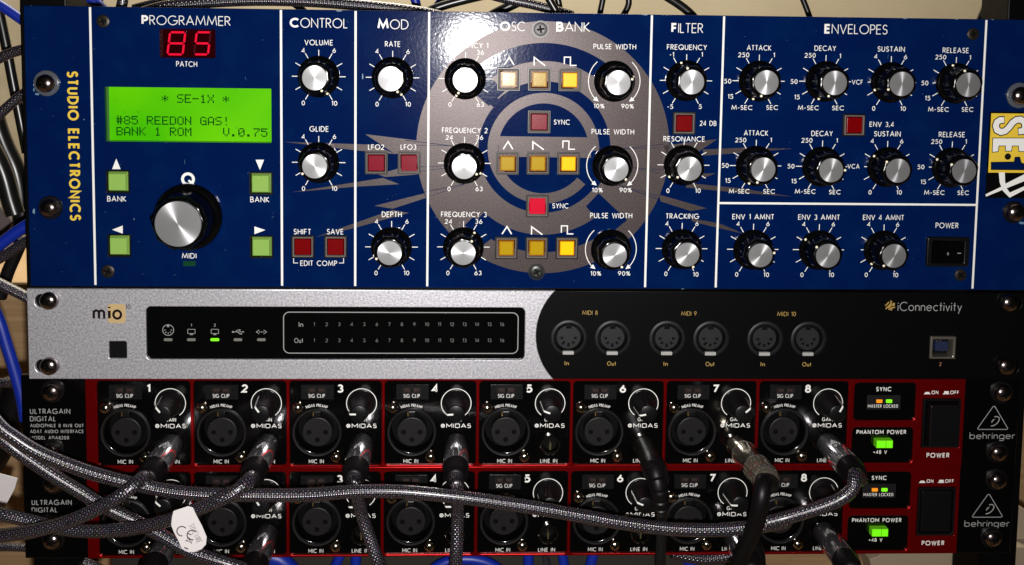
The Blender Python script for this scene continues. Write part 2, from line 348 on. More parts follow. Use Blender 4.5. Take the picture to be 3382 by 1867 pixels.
# ------------------------------------------------------------------ stroke lettering (geometric sans; exponent makes it squarish)
A_ = lambda *a: ('A',) + a      # arc cx, cy, rx, ry, a0, a1
G = {
 'A': (.8, [[(0, 0), (.4, 1), (.8, 0)], [(.14, .33), (.66, .33)]]),
 'B': (.54, [[(0, .5), (0, 1), (.26, 1), A_(.26, .76, .22, .24, 90, -90), (0, .52)], [(0, .52), (0, 0), (.28, 0), A_(.28, .26, .26, .26, -90, 90)]]),
 'C': (.84, [[A_(.5, .5, .5, .5, 48, 312)]]),
 'D': (.72, [[(0, 0), (0, 1), (.26, 1), A_(.26, .5, .46, .5, 90, -90), (0, 0)]]),
 'E': (.48, [[(.48, 1), (0, 1), (0, 0), (.48, 0)], [(0, .52), (.44, .52)]]),
 'F': (.44, [[(.44, 1), (0, 1), (0, 0)], [(0, .5), (.4, .5)]]),
 'G': (.98, [[A_(.5, .5, .5, .5, 48, 356), (.55, .47)]]),
 'H': (.64, [[(0, 0), (0, 1)], [(.64, 0), (.64, 1)], [(0, .52), (.64, .52)]]),
 'I': (0, [[(0, 0), (0, 1)]]), 'J': (.35, [[(.35, 1), (.35, .2), A_(.17, .2, .18, .2, 0, -170)]]),
 'K': (.58, [[(0, 0), (0, 1)], [(.52, 1), (.05, .5), (.58, 0)]]),
 'L': (.4, [[(0, 1), (0, 0), (.4, 0)]]),
 'M': (1.02, [[(0, 0), (.14, 1), (.51, .14), (.88, 1), (1.02, 0)]]),
 'N': (.7, [[(0, 0), (0, 1), (.7, 0), (.7, 1)]]),
 'O': (1.0, [[A_(.5, .5, .5, .5, 0, 360)]]),
 'P': (.5, [[(0, 0), (0, 1), (.25, 1), A_(.25, .74, .25, .26, 90, -90), (0, .48)]]),
 'Q': (1.0, [[A_(.5, .5, .5, .5, 0, 360)], [(.55, .4), (.95, -.02)]]),
 'R': (.54, [[(0, 0), (0, 1), (.25, 1), A_(.25, .75, .24, .25, 90, -90), (0, .5)], [(.2, .5), (.54, 0)]]),
 'S': (.5, [[A_(.26, .75, .22, .25, 25, 250), A_(.25, .26, .25, .26, 70, -150)]]),
 'T': (.52, [[(0, 1), (.52, 1)], [(.26, 1), (.26, 0)]]),
 'U': (.6, [[(0, 1), (0, .3), A_(.3, .3, .3, .3, 180, 360), (.6, 1)]]),
 'V': (.74, [[(0, 1), (.37, 0), (.74, 1)]]),
 'W': (1.1, [[(0, 1), (.28, 0), (.55, .95), (.82, 0), (1.1, 1)]]),
 'X': (.62, [[(0, 1), (.62, 0)], [(0, 0), (.62, 1)]]),
 'Y': (.62, [[(0, 1), (.31, .5), (.62, 1)], [(.31, .5), (.31, 0)]]),
 'Z': (.55, [[(0, 1), (.55, 1), (0, 0), (.55, 0)]]),
 '0': (.54, [[A_(.27, .5, .27, .5, 0, 360)]]),
 '1': (.2, [[(0, .84), (.2, 1), (.2, 0)]]),
 '2': (.52, [[A_(.26, .72, .25, .28, 165, -25), (.0, 0), (.52, 0)]]),
 '3': (.5, [[A_(.24, .75, .22, .25, 150, -85)], [A_(.24, .26, .26, .26, 85, -150)]]),
 '4': (.58, [[(.44, 0), (.44, 1), (0, .26), (.58, .26)]]),
 '5': (.52, [[(.5, 1), (.1, 1), (.05, .54), A_(.22, .32, .3, .32, 125, -140)]]),
 '6': (.56, [[A_(.28, .29, .28, .29, 0, 360)], [(.05, .42), (.4, 1)]]),
 '7': (.5, [[(0, 1), (.5, 1), (.14, 0)]]),
 '8': (.52, [[A_(.26, .76, .2, .24, 0, 360)], [A_(.26, .27, .26, .27, 0, 360)]]),
 '9': (.56, [[A_(.28, .71, .28, .29, 0, 360)], [(.51, .58), (.16, 0)]]),
 '-': (.28, [[(0, .42), (.28, .42)]]), '.': (.05, [[(0, 0), (0, .1)]]), ',': (.06, [[(.06, .1), (0, -.14)]]),
 '+': (.5, [[(0, .45), (.5, .45)], [(.25, .2), (.25, .7)]]), '/': (.4, [[(0, 0), (.4, 1)]]),
 '%': (.8, [[A_(.18, .77, .16, .2, 0, 360)], [A_(.62, .22, .16, .2, 0, 360)], [(.12, 0), (.66, 1)]]),
 ' ': (.32, []),
 'm': (.8, [[(0, 0), (0, .62)], [(0, .4), A_(.2, .42, .2, .2, 180, 0), (.4, 0)], [(.4, .4), A_(.6, .42, .2, .2, 180, 0), (.8, 0)]]),
 'i': (0, [[(0, 0), (0, .62)], [(0, .82), (0, .93)]]),
 'o': (.6, [[A_(.3, .31, .3, .31, 0, 360)]]),
 'n': (.44, [[(0, 0), (0, .62)], [(0, .38), A_(.22, .4, .22, .22, 180, 0), (.44, 0)]]),
 'u': (.44, [[(0, .62), (0, .22), A_(.22, .22, .22, .22, 180, 360), (.44, .62)], [(.44, .25), (.44, 0)]]),
 't': (.3, [[(.14, .95), (.14, 0)], [(0, .62), (.3, .62)]]),
 'c': (.5, [[A_(.31, .31, .31, .31, 50, 310)]]),
 'e': (.6, [[(.02, .33), (.59, .33), A_(.3, .31, .29, .31, 5, 320)]]),
 'v': (.46, [[(0, .62), (.23, 0), (.46, .62)]]),
 'y': (.46, [[(0, .62), (.24, .02)], [(.46, .62), (.1, -.34)]]),
 'b': (.6, [[(0, 1), (0, 0)], [A_(.3, .31, .3, .31, 0, 360)]]),
 'h': (.44, [[(0, 1), (0, 0)], [(0, .38), A_(.22, .4, .22, .22, 180, 0), (.44, 0)]]),
 'r': (.26, [[(0, 0), (0, .62)], [(0, .4), A_(.24, .38, .24, .23, 180, 80)]]),
 'g': (.6, [[A_(.3, .31, .3, .31, 0, 360)], [(.6, .62), (.6, -.05), A_(.3, -.05, .3, .27, 0, -150)]]),
}
def arcpts(cx, cy, rx, ry, a0, a1, ex):
    n = max(4, int(abs(a1 - a0) / 15)); o = []
    for k in range(n + 1):
        t = R(a0 + (a1 - a0) * k / n); c, s_ = math.cos(t), math.sin(t)
        if ex != 2: c = math.copysign(abs(c) ** (2 / ex), c); s_ = math.copysign(abs(s_) ** (2 / ex), s_)
        o.append((cx + rx * c, cy + ry * s_))
    return o
def glyph_run(mb, s, w, x0, x1, yc, h, z, bold=0., ex=2., slant=0., space=None, fy=None, vert=False, arc=None):
    """strokes for string s fitted between x0 and x1 (mm); optional vertical or arc layout"""
    gap = (.115 + w * .45 if ex <= 2.5 else .13 + w * .75) if space is None else space
    GL = dict(G, M=(.92, [[(0, 0), (0, 1), (.46, .3), (.92, 1), (.92, 0)]])) if ex > 2.5 else G
    tot = 0; pos = []
    for i, ch in enumerate(s):
        g = GL[ch]; ww = bold if (bold and i == 0) else w
        gw = g[0] + ww; pos.append((tot + ww / 2, ww)); tot += gw + (gap if i < len(s) - 1 else 0)
    sx = (x1 - x0) / (tot * h) if x1 is not None else 1.
    if x1 is None: x0 = x0 - tot * h / 2
    lay = 0
    for ch, (px, ww) in zip(s, pos):
        hh = 1 - ww
        for path in GL[ch][1]:
            pts = []
            for e in path:
                pts += arcpts(*e[1:], ex) if e[0] == 'A' else [e]
            closed = len(path) == 1 and path[0][0] == 'A' and abs(path[0][6] - path[0][5]) == 360
            q = []
            for x, y in pts:
                X = (px + x) * h * sx; Y = (y * hh + ww / 2 - .5) * h
                X += slant * Y
                if vert: q.append((yc + Y, x0 - X))                # x0 = top y, runs downwards
                elif arc:
                    t = arc[2] - (x0 + X - (x0 + (tot * h * sx) / 2)) / arc[3]
                    r = arc[3] + Y; q.append((arc[0] + r * math.cos(t), arc[1] + r * math.sin(t)))
                else: q.append((x0 + X, yc + Y))
            mb.stroke(q, ww * h * (sx ** .5 if sx < 1 else 1), z + .035 * (lay % 3), closed); lay += 1
    return mb
def letter(parent, s, x0, x1, yc, h, w=.12, m=None, z=.05, name='lettering', say=True, **k):
    """text as its own flat print object whose origin is at its middle"""
    cx = x0 if x1 is None else (x0 + x1) / 2
    mb = MB()
    if k.get('vert'): glyph_run(mb, s, w, x0, x1, yc, h, z, **k); return put(name, mb.mesh(name, m or m_white, 0), parent, label='lettering reading ' + s)
    glyph_run(mb, s, w, x0 - cx, None if x1 is None else x1 - cx, 0, h, z, **k)
    return put(name, mb.mesh(name, m or m_white, 0), parent, (cx, yc, 0), label='lettering reading ' + s)
def T(parent, t, x0, x1, y, s, hz, org=(0, 0), **k):
    a, b = P(t, x0, y), P(t, x1, y); c, d = P(t, x0, y - hz / 2), P(t, x0, y + hz / 2)
    return letter(parent, s, a.x - org[0], b.x - org[0], (a.y + b.y) / 2 - org[1], (c.y - d.y), **k)

# ================================================================== SYNTHESIZER
SX, SY = -241., 0.5                        # its base: lower left corner
syn = thing('synthesizer', 'blue three-unit rack synthesizer with green display, rows of black knobs and coloured square buttons', 'synthesizer', (SX, SY, 0))
def L2(t, x, y, h=0): q = P(t, x, y, h); return (q.x - SX, q.y - SY)
def lx(t, x, y, h=0): return L2(t, x, y, h)[0]
def ly(t, x, y, h=0): return L2(t, x, y, h)[1]
bx0 = (lx('a', 205, 60) + lx('e', 255, 1250)) / 2; bx1 = 483
by1 = 132.6; by0 = 0
holes = []
lcd = (lx('a', 892, 980), lx('a', 2308, 980), ly('a', 1600, 1212), ly('a', 1600, 748))
seg = (lx('a', 1356, 370), lx('a', 1831, 370), ly('a', 1600, 493), ly('a', 1600, 250))
holes.append(rrect(*lcd, .4)); holes.append(rrect(*seg, .4))
BTN = [  # tag x y kind
 ('e', 995, 365, 'g'), ('e', 2215, 380, 'g'), ('e', 1007, 910, 'g'), ('e', 2220, 922, 'g'),
 ('f', 255, 920, 'r'), ('f', 535, 920, 'r'), ('f', 882, 205, 'm'), ('f', 1162, 205, 'm'),
 ('b', 2010, 677, 'y'), ('b', 2272, 677, 'y'), ('c', 214, 682, 'Y'), ('f', 2000, 208, 'y'), ('f', 2260, 208, 'y'), ('g', 201, 210, 'Y'),
 ('f', 1990, 930, 'y'), ('f', 2249, 930, 'y'), ('g', 188, 930, 'Y'),
 ('b', 2270, 1040, 'm'), ('f', 2255, 573, 'l'), ('c', 1188, 1052, 'r'), ('d', 945, 1210, 'r')]
btn = []
for t, x, y, kd in BTN:
    cx, cy = L2(t, x, y, 1.2); btn.append((cx, cy, kd)); holes.append(rrect(cx - 5.5, cx + 5.5, cy - 5.5, cy + 5.5, .6))
rk = (lx('h', 1628, 1080), lx('h', 2035, 1080), ly('h', 1830, 1225), ly('h', 1830, 940))
holes.append(rrect(rk[0] + .8, rk[1] - .8, rk[2] + .8, rk[3] - .8, .5))
panel = put('front_panel', plate('front_panel', [[(bx0, by0), (bx1, by0), (bx1, by1), (bx0, by1)]] + holes, -3, 0, m_blue, .25), syn)
mb = MB(); mb.box(bx0 + 22, bx1 - 22, 1, by1 - 1, -210, -8); put('chassis', mb.mesh('chassis', m_blkm), syn)
# --- grey emblem print, measured in view w
def wp(x, y): return L2('w', x, y)
ec = wp(703, 697)
def wr(x, y): q = wp(x, y); return math.hypot(q[0] - ec[0], q[1] - ec[1])
def ringseg(r0, r1, a0, a1, n=80, c=ec):
    o = [(c[0] + r1 * math.cos(R(a0 + (a1 - a0) * k / n)), c[1] + r1 * math.sin(R(a0 + (a1 - a0) * k / n))) for k in range(n + 1)]
    o += [(c[0] + r0 * math.cos(R(a1 + (a0 - a1) * k / n)), c[1] + r0 * math.sin(R(a1 + (a0 - a1) * k / n))) for k in range(n + 1)]
    return o
k_ = wr(703, 43) / 654.
def ringquads(mb, r0, r1, a0, a1, z, n=72):
    """r in view-w units about the emblem centre"""
    for i in range(n):
        t0, t1 = R(a0 + (a1 - a0) * i / n), R(a0 + (a1 - a0) * (i + 1) / n)
        f = lambda r, t: (ec[0] + r * k_ * math.cos(t), ec[1] + r * k_ * math.sin(t), z)
        mb.quad([f(r0, t0), f(r1, t0), f(r1, t1), f(r0, t1)])
em = MB()
ringquads(em, 540, 650, 0, 360, .05, 150)        # outer band
ringquads(em, 345, 540, 141, 228, .05)           # broad left body
ringquads(em, 345, 448, 228, 314, .05)           # lower body
ringquads(em, 345, 448, 40, 133, .05)            # upper body
ringquads(em, 345, 540, -46, 40, .05)
ringquads(em, 333, 345, 141, 320, .05)
ringquads(em, 232, 286, -2, 320, .05)            # inner e ring
# crossbar of the e
pts = [wp(474, 634), wp(943, 640), wp(946, 745), wp(474, 738)]
em.poly(pts, .085)
def spike(*p, z=.05): em.poly([L2(*q) for q in p], z)
spike(('b', 100, 1208), ('b', 860, 1232), ('f', 1040, 126), ('f', 735, 98))
spike(('b', 790, 1143), ('b', 1230, 1196), ('b', 1230, 1290), ('f', 1040, 126), z=.065)
spike(('f', 160, 452), ('f', 940, 330), ('f', 1078, 383), ('f', 700, 405))
spike(('f', 900, 300), ('f', 1075, 248), ('f', 1240, 255), ('f', 1235, 300), ('f', 960, 322), z=.06)
spike(('f', 868, 567), ('f', 1290, 462), ('f', 1305, 500), ('f', 1020, 592), z=.07)
spike(('f', 370, 832), ('f', 640, 735), ('f', 1020, 602), ('f', 1160, 628), ('f', 930, 690), ('f', 700, 755))
spike(('g', 1010, 55), ('g', 1320, 15), ('g', 1465, 0), ('g', 1310, 105), ('g', 1030, 130))
spike(('g', 1340, 88), ('g', 1700, 72), ('g', 2110, 82), ('g', 1700, 115), ('g', 1350, 140), z=.07)
spike(('g', 1340, 292), ('g', 1455, 290), ('g', 1340, 335))
spike(('g', 1200, 372), ('g', 1660, 418), ('g', 2110, 490), ('g', 1640, 455), ('g', 1200, 412), z=.07)
spike(('g', 965, 470), ('g', 1375, 588), ('g', 1240, 612), ('g', 985, 530))
spike(('g', 1245, 675), ('g', 1480, 715), ('g', 1690, 805), ('g', 1470, 755), ('g', 1250, 700), z=.06)
put('emblem_print', em.mesh('emblem_print', m_grey, 0), panel, label='large grey emblem with round letter and spikes printed behind the controls')
# blue notches cut through the emblem (paint showing)
nt_ = MB()
def notch(*p, z=.10):
    m1 = MB(); m1.poly([wp(*q) for q in p], z); put('emblem_gap', m1.mesh('emblem_gap', m_blue, 0), panel)
notch((430, 330), (505, 405), (425, 480), (355, 420))
notch((920, 992), (985, 925), (1130, 1062), (1060, 1120), (980, 1065))
notch((345, 1045), (300, 1090), (395, 1190), (460, 1140))
for a, b, c in (((0, 655), (255, 686), 3), ((0, 680), (240, 683), 2), ((70, 790), (240, 786), 2), ((70, 813), (215, 795), 2), ((40, 930), (300, 878), 3), ((110, 945), (300, 880), 2),
                ((1110, 697), (1320, 674), 2.5), ((1110, 697), (1300, 694), 2), ((1160, 795), (1330, 808), 2), ((1160, 795), (1300, 823), 2), ((1090, 885), (1300, 960), 3), ((1090, 885), (1300, 940), 2)):
    nt_.stroke([wp(*a), wp(*b)], c * .09, .13); put('emblem_gap', nt_.mesh('emblem_gap', m_blue, 0), panel); nt_ = MB()
# --- white rules
rl = MB()
def vrule(t0, x0, y0, t1, x1, y1, w=.95):
    a, b = L2(t0, x0, y0), L2(t1, x1, y1); X = (a[0] + b[0]) / 2; return X, max(a[1], b[1]), min(a[1], b[1]), w
def rule(a, w, top=None, bot=None):
    X, y1, y0, _ = a; mb = MB(); mb.quad([(X - w / 2, bot if bot is not None else .8, .14), (X + w / 2, bot if bot is not None else .8, .14), (X + w / 2, top or by1 - .4, .14), (X - w / 2, top or by1 - .4, .14)])
    put('white_rule', mb.mesh('white_rule', m_white, 0), panel); return X
rule(vrule('a', 768, 55, 'e', 812, 1250), 1.05)
rule(vrule('b', 72, 80, 'f', 82, 1260), 1.05)
rule(vrule('b', 708, 92, 'f', 703, 1260), 1.05)
rule(vrule('b', 1334, 105, 'f', 1316, 1260), 1.0)
rule(vrule('c', 908, 130, 'g', 852, 1270), 1.0)
x6 = rule(vrule('c', 1523, 138, 'g', 1452, 1275), 1.0)
x7 = rule(vrule('d', 2212, 187, 'l', 2078, 110), 1.0)
mb = MB(); yy = (ly('g', 1483, 545) + ly('h', 2100, 632)) / 2
mb.quad([(x6 + .5, yy - .5, .14), (x7 - .5, yy - .5, .14), (x7 - .5, yy + .5, .14), (x6 + .5, yy + .5, .14)]); put('white_rule', mb.mesh('white_rule', m_white, 0), panel)
# --- lettering
ORG = (SX, SY)
def TS(t, x0, x1, y, s, hz, **k): return T(panel, t, x0, x1, y, s, hz, org=ORG, z=.15, **k)
for t, x0, x1, y, s, hz in (('a', 1205, 1962, 176, 'PROGRAMMER', 82), ('b', 147, 640, 197, 'CONTROL', 84), ('b', 893, 1157, 208, 'MOD', 84),
                            ('b', 1935, 2150, 225, 'OSC', 82), ('c', 95, 383, 230, 'BANK', 84), ('c', 1075, 1345, 240, 'FILTER', 84), ('d', 650, 1258, 283, 'ENVELOPES', 94)):
    TS(t, x0, x1, y, s, hz, w=.085, bold=.22, space=.13)
for t, x0, x1, y, s, hz in (('a', 1500, 1678, 546, 'PATCH', 48), ('e', 913, 1075, 507, 'BANK', 48), ('e', 2130, 2292, 513, 'BANK', 48), ('e', 1548, 1672, 992, 'MIDI', 46),
        ('f', 180, 328, 787, 'SHIFT', 48), ('f', 463, 604, 787, 'SAVE', 48), ('f', 237, 550, 1055, 'EDIT COMP', 46), ('b', 813, 950, 1252, 'LFO2', 46), ('b', 1090, 1223, 1252, 'LFO3', 46),
        ('b', 2393, 2530, 1040, 'SYNC', 44), ('f', 2380, 2518, 567, 'SYNC', 44), ('c', 1317, 1458, 1050, '24 DB', 44), ('d', 1085, 1320, 1200, 'ENV 3,4', 50), ('h', 1722, 1942, 832, 'POWER', 54),
        ('b', 272, 515, 363, 'VOLUME', 48), ('b', 315, 478, 1098, 'GLIDE', 48), ('b', 957, 1088, 376, 'RATE', 48), ('f', 930, 1100, 640, 'DEPTH', 48),
        ('b', 1448, 1835, 387, 'FREQUENCY 1', 46), ('b', 1442, 1830, 1110, 'FREQUENCY 2', 46), ('f', 1434, 1822, 640, 'FREQUENCY 3', 46),
        ('c', 412, 775, 398, 'PULSE WIDTH', 46), ('c', 396, 758, 1122, 'PULSE WIDTH', 46), ('g', 384, 742, 650, 'PULSE WIDTH', 46),
        ('c', 1037, 1377, 403, 'FREQUENCY', 46), ('c', 1007, 1360, 1183, 'RESONANCE', 46), ('g', 1027, 1310, 655, 'TRACKING', 46),
        ('c', 1717, 1925, 408, 'ATTACK', 46), ('c', 2292, 2475, 412, 'DECAY', 46), ('d', 1162, 1425, 475, 'SUSTAIN', 52), ('d', 1790, 2043, 487, 'RELEASE', 52),
        ('c', 1692, 1898, 1133, 'ATTACK', 46), ('c', 2265, 2447, 1137, 'DECAY', 46), ('d', 1128, 1385, 1292, 'SUSTAIN', 52), ('d', 1753, 2005, 1299, 'RELEASE', 52),
        ('g', 1593, 1948, 660, 'ENV 1 AMNT', 46), ('h', 397, 798, 752, 'ENV 3 AMNT', 52), ('h', 1022, 1417, 755, 'ENV 4 AMNT', 52),
        ('d', 915, 1020, 793, 'VCF', 46), ('h', 873, 988, 262, 'VCA', 46)):
    TS(t, x0, x1, y, s, hz, w=.135)
a, b = L2('a', 620, 607), L2('e', 640, 692)
letter(panel, 'STUDIO ELECTRONICS', a[1], None, (a[0] + b[0]) / 2, 5.5, w=.2, m=m_yel, z=.15, vert=True) if 0 else None
mb = MB(); glyph_run(mb, 'STUDIO ELECTRONICS', .22, 0, a[1] - b[1], (a[0] + b[0]) / 2, 5.4, .15, vert=True)
mb.v = [(x, y + a[1], z) for x, y, z in mb.v]; put('lettering', mb.mesh('lettering', m_yel, 0), panel, label='yellow lettering reading STUDIO ELECTRONICS down the left side')
# marks
mk = MB()
for q in (((955, 255), (1027, 255), (990, 165)), ((2175, 175), (2247, 175), (2212, 263)), ((955, 770), (1045, 735), (1045, 803)), ((2165, 742), (2165, 808), (2258, 773))):
    m1 = MB(); m1.poly([L2('e', *p) for p in q], .15); put('arrow_mark', m1.mesh('arrow_mark', m_white, 0), panel)
for q in (((180, 1012), (180, 1053), (218, 1053)), ((605, 1012), (605, 1053), (567, 1053))):
    m1 = MB(); m1.stroke([L2('f', *p) for p in q], .32, .15); put('bracket_mark', m1.mesh('bracket_mark', m_white, 0), panel)
wave = {0: [(-38, 118), (3, 182), (43, 118)], 1: [(-46, 114), (-46, 180), (46, 114)], 2: [(-50, 130), (-50, 188), (1, 188), (1, 120), (53, 120)]}
for i in range(9):
    cx, cy, _ = btn[8 + i]; m1 = MB(); m1.stroke([(cx + x / 17.6, cy + y / 17.4) for x, y in wave[i % 3]], .62 if i % 3 != 2 else .55, .17)
    put('wave_mark', m1.mesh('wave_mark', m_white, 0), panel)
m1 = MB(); c = L2('e', 1600, 340); m1.stroke(circ(c[0], c[1], 2.55), 1.35, .15, True); m1.stroke([(c[0] + .3, c[1] - .5), (c[0] + 2.6, c[1] - 2.7)], 1.0, .18)
put('lettering', m1.mesh('lettering', m_white, 0), panel, label='bold letter Q above the big knob')
m1 = MB(); c = L2('e', 1612, 1058); m1.prism(rrect(c[0] - 2.9, c[0] + 2.9, c[1] - 1.2, c[1] + 1.2, .3), -.5, .3); put('midi_led', m1.mesh('midi_led', m_ledgd), syn)

# --- knobs
def knob_meshes():
    body = MB()
    body.lathe([(9.75, 0), (9.85, .9), (9.6, 1.5), (9.0, 1.9), (8.3, 2.3), (8.0, 3)], 64, close=False)
    lob = lambda t, r, z: r * (1 - .055 * min(1, max(0, (z - 2.2) / 1.5)) * (.5 - .5 * math.cos(8 * t)))
    body.lathe([(8.05, 2.4), (7.95, 6), (7.75, 11.8), (7.3, 12.9), (6.7, 13.35), (5.75, 13.4)], 96, rf=lob)
    cap = MB(); cap.lathe([(5.7, 13.3), (5.75, 13.65), (5.62, 13.8), (0.01, 13.95)], 64)
    dot = MB(); dot.lathe([(.62, 0), (.58, .22), (.3, .34)], 14)
    return body.mesh('knob_body', m_knob, 40), cap.mesh('knob_cap', m_alu, 30), dot.mesh('pointer_dot', m_dot, 40)
KB, KC, KD = knob_meshes()
for m_ in (KB, KC): m_.transform(Matrix.Diagonal((1, 1, .95, 1)))
def scale_print(cx, cy, labels, kind, short=False):
    mb = MB()
    if kind == 'pw':
        for s in (1, -1):
            arc = [(cx + s * 12.35 * math.cos(R(a)), cy + 12.35 * math.sin(R(a))) for a in range(48, -46, -6)]
            mb.stroke(arc, .38, .15); e = arc[-1]; tx, ty = -s * math.cos(R(38)), -math.sin(R(38)); nx, ny = -ty, tx
            mb.poly([(e[0] + tx * 2.4, e[1] + ty * 2.4), (e[0] + nx * 1.15, e[1] + ny * 1.15), (e[0] - nx * 1.15, e[1] - ny * 1.15)], .18)
    else:
        for k in range(11):
            a = R(90 + (k - 5) * 30); c_, s_ = math.cos(a), math.sin(a)
            ro = 11.0 if (short and k == 8) else 12.6; mb.stroke([(cx + 8.8 * c_, cy + 8.8 * s_), (cx + ro * c_, cy + ro * s_)], .36, .15)
    for t, x, y, s in labels:
        q = L2(t, x, y); glyph_run(mb, s, .14, q[0], None, q[1], 2.25, .15)
    return put('dial_scale', mb.mesh('dial_scale', m_white, 0), panel, label='white dial ticks and numbers' if kind != 'pw' else 'white curved arrows with 10% and 90%')
def s4(t, x4, y4, x6, y6, x0, y0, x10, y10, n=('4', '6', '0', '10'), t2=None):
    t2 = t2 or t; return [(t, x4, y4, n[0]), (t, x6, y6, n[1]), (t2, x0, y0, n[2]), (t2, x10, y10, n[3])]
KN = [ # tag, cx, cy, dot(x,y) , 'k' skirt or 'c' relative to cap centre (x,y), labels, kind
 ('b', 394, 652, (471, 795), None, s4('b', 262, 430, 525, 430, 262, 877, 527, 880), ''),
 ('f', 394, 198, (270, 298), (376, 230), [('b', 262, 1163, '4'), ('b', 527, 1163, '6'), ('f', 264, 420, '0'), ('f', 527, 420, '10')], ''),
 ('b', 1022, 661, (1101, 805), None, s4('b', 890, 437, 1153, 440, 890, 887, 1153, 888), ''),
 ('f', 1013, 917, (896, 1018), (1004, 967), s4('f', 886, 700, 1144, 700, 881, 1138, 1140, 1138), ''),
 ('b', 1640, 671, (1565, 817), None, s4('b', 1512, 447, 1768, 447, 1510, 890, 1768, 890, ('24', '36', '0', '63')), ''),
 ('f', 1632, 204, (1773, 288), None, s4('b', 1505, 1170, 1762, 1170, 1502, 423, 1757, 423, ('24', '36', '0', '63'), 'f'), ''),
 ('f', 1624, 917, (1705, 803), None, s4('f', 1498, 700, 1755, 700, 1492, 1138, 1748, 1138, ('24', '36', '0', '63')), ''),
 ('c', 589, 692, (728, 673), (612, 703), [('c', 460, 903, '10%'), ('c', 702, 905, '90%')], 'pw'),
 ('g', 572, 224, (680, 332), (597, 247), [('g', 445, 433, '10%'), ('g', 686, 433, '90%')], 'pw'),
 ('g', 560, 936, (650, 1075), (588, 975), [('g', 432, 1142, '10%'), ('g', 673, 1142, '90%')], 'pw'),
 ('c', 1199, 687, (1153, 552), None, s4('c', 1078, 465, 1335, 465, 1065, 908, 1320, 908, ('-1', '1', '-5', '5')), ''),
 ('g', 1178, 220, (1057, 313), None, [('g', 1045, 438, '0'), ('g', 1300, 438, '10')], ''),
 ('g', 1161, 931, (1257, 1087), (1205, 985), s4('g', 1038, 718, 1292, 718, 1028, 1145, 1282, 1150), ''),
 ('c', 1816, 690, (1764, 847), None, s4('c', 1690, 468, 1948, 470, 1675, 916, 1932, 916, ('250', '1', 'M-SEC', 'SEC')) + [('c', 1553, 692, '50'), ('c', 1577, 822, '15')], ''),
 ('c', 2382, 694, (2318, 849), None, s4('c', 2255, 472, 2510, 478, 2240, 918, 2492, 920, ('250', '1', 'M-SEC', 'SEC')) + [('c', 2118, 695, '50'), ('c', 2143, 827, '15')], ''),
 ('d', 1285, 796, (1148, 857), None, s4('d', 1146, 545, 1432, 550, 1125, 1047, 1408, 1049), ''),
 ('d', 1911, 804, (1869, 661), None, s4('d', 1772, 552, 2055, 557, 1750, 1056, 2030, 1057, ('250', '1', 'M-SEC', 'SEC')) + [('d', 1618, 802, '50'), ('d', 1645, 948, '15')], ''),
 ('g', 1790, 226, (1728, 379), None, s4('c', 1665, 1192, 1922, 1193, 1652, 443, 1906, 445, ('250', '1', 'M-SEC', 'SEC'), 'g') + [('g', 1532, 224, '50'), ('g', 1555, 352, '15')], ''),
 ('g', 2353, 232, (2540, 268), (2418, 268), s4('c', 2228, 1195, 2483, 1197, 2213, 445, 2465, 450, ('250', '1', 'M-SEC', 'SEC'), 'g') + [('g', 2092, 230, '50'), ('g', 2117, 357, '15')], ''),
 ('h', 1250, 267, (1140, 184), None, s4('d', 1112, 1360, 1395, 1363, 1090, 512, 1370, 513, t2='h'), ''),
 ('h', 1872, 271, (1747, 208), None, s4('d', 1733, 1367, 2015, 1367, 1710, 515, 1988, 517, ('250', '1', 'M-SEC', 'SEC'), 'h') + [('h', 1580, 268, '50'), ('h', 1603, 412, '15')], ''),
 ('g', 1767, 937, (1930, 976), (1812, 996), s4('g', 1643, 720, 1896, 720, 1630, 1150, 1882, 1153), ''),
 ('h', 592, 1066, (480, 982), None, s4('h', 452, 820, 736, 820, 433, 1308, 716, 1308), ''),
 ('h', 1215, 1068, (1093, 1196), None, s4('h', 1078, 820, 1356, 822, 1053, 1308, 1335, 1310), ''),
]
kname = ['volume', 'glide', 'modulation rate', 'modulation depth', 'first frequency', 'second frequency', 'third frequency', 'top pulse width', 'middle pulse width', 'bottom pulse width',
         'filter frequency', 'resonance', 'tracking', 'upper attack', 'upper decay', 'upper sustain', 'upper release', 'lower attack', 'lower decay', 'lower sustain', 'lower release',
         'first envelope amount', 'third envelope amount', 'fourth envelope amount']
for (t, x, y, d, c, lab, kind), nm in zip(KN, kname):
    cx, cy = L2(t, x, y)
    scale_print(cx, cy, lab, kind, cx > 385)
    c0 = c or (x, y); ang = math.atan2(-(d[1] - c0[1]), d[0] - c0[0])
    k = put('knob', KB, syn, (cx, cy, .3), ang, label='knob for ' + nm)
    put('knob_cap', KC, k, (0, 0, 0), random.uniform(0, 6))
    put('pointer_dot', KD, k, (8.95, 0, 1.75)); put('pointer_dot', KD, k, (6.72, 0, 12.5))
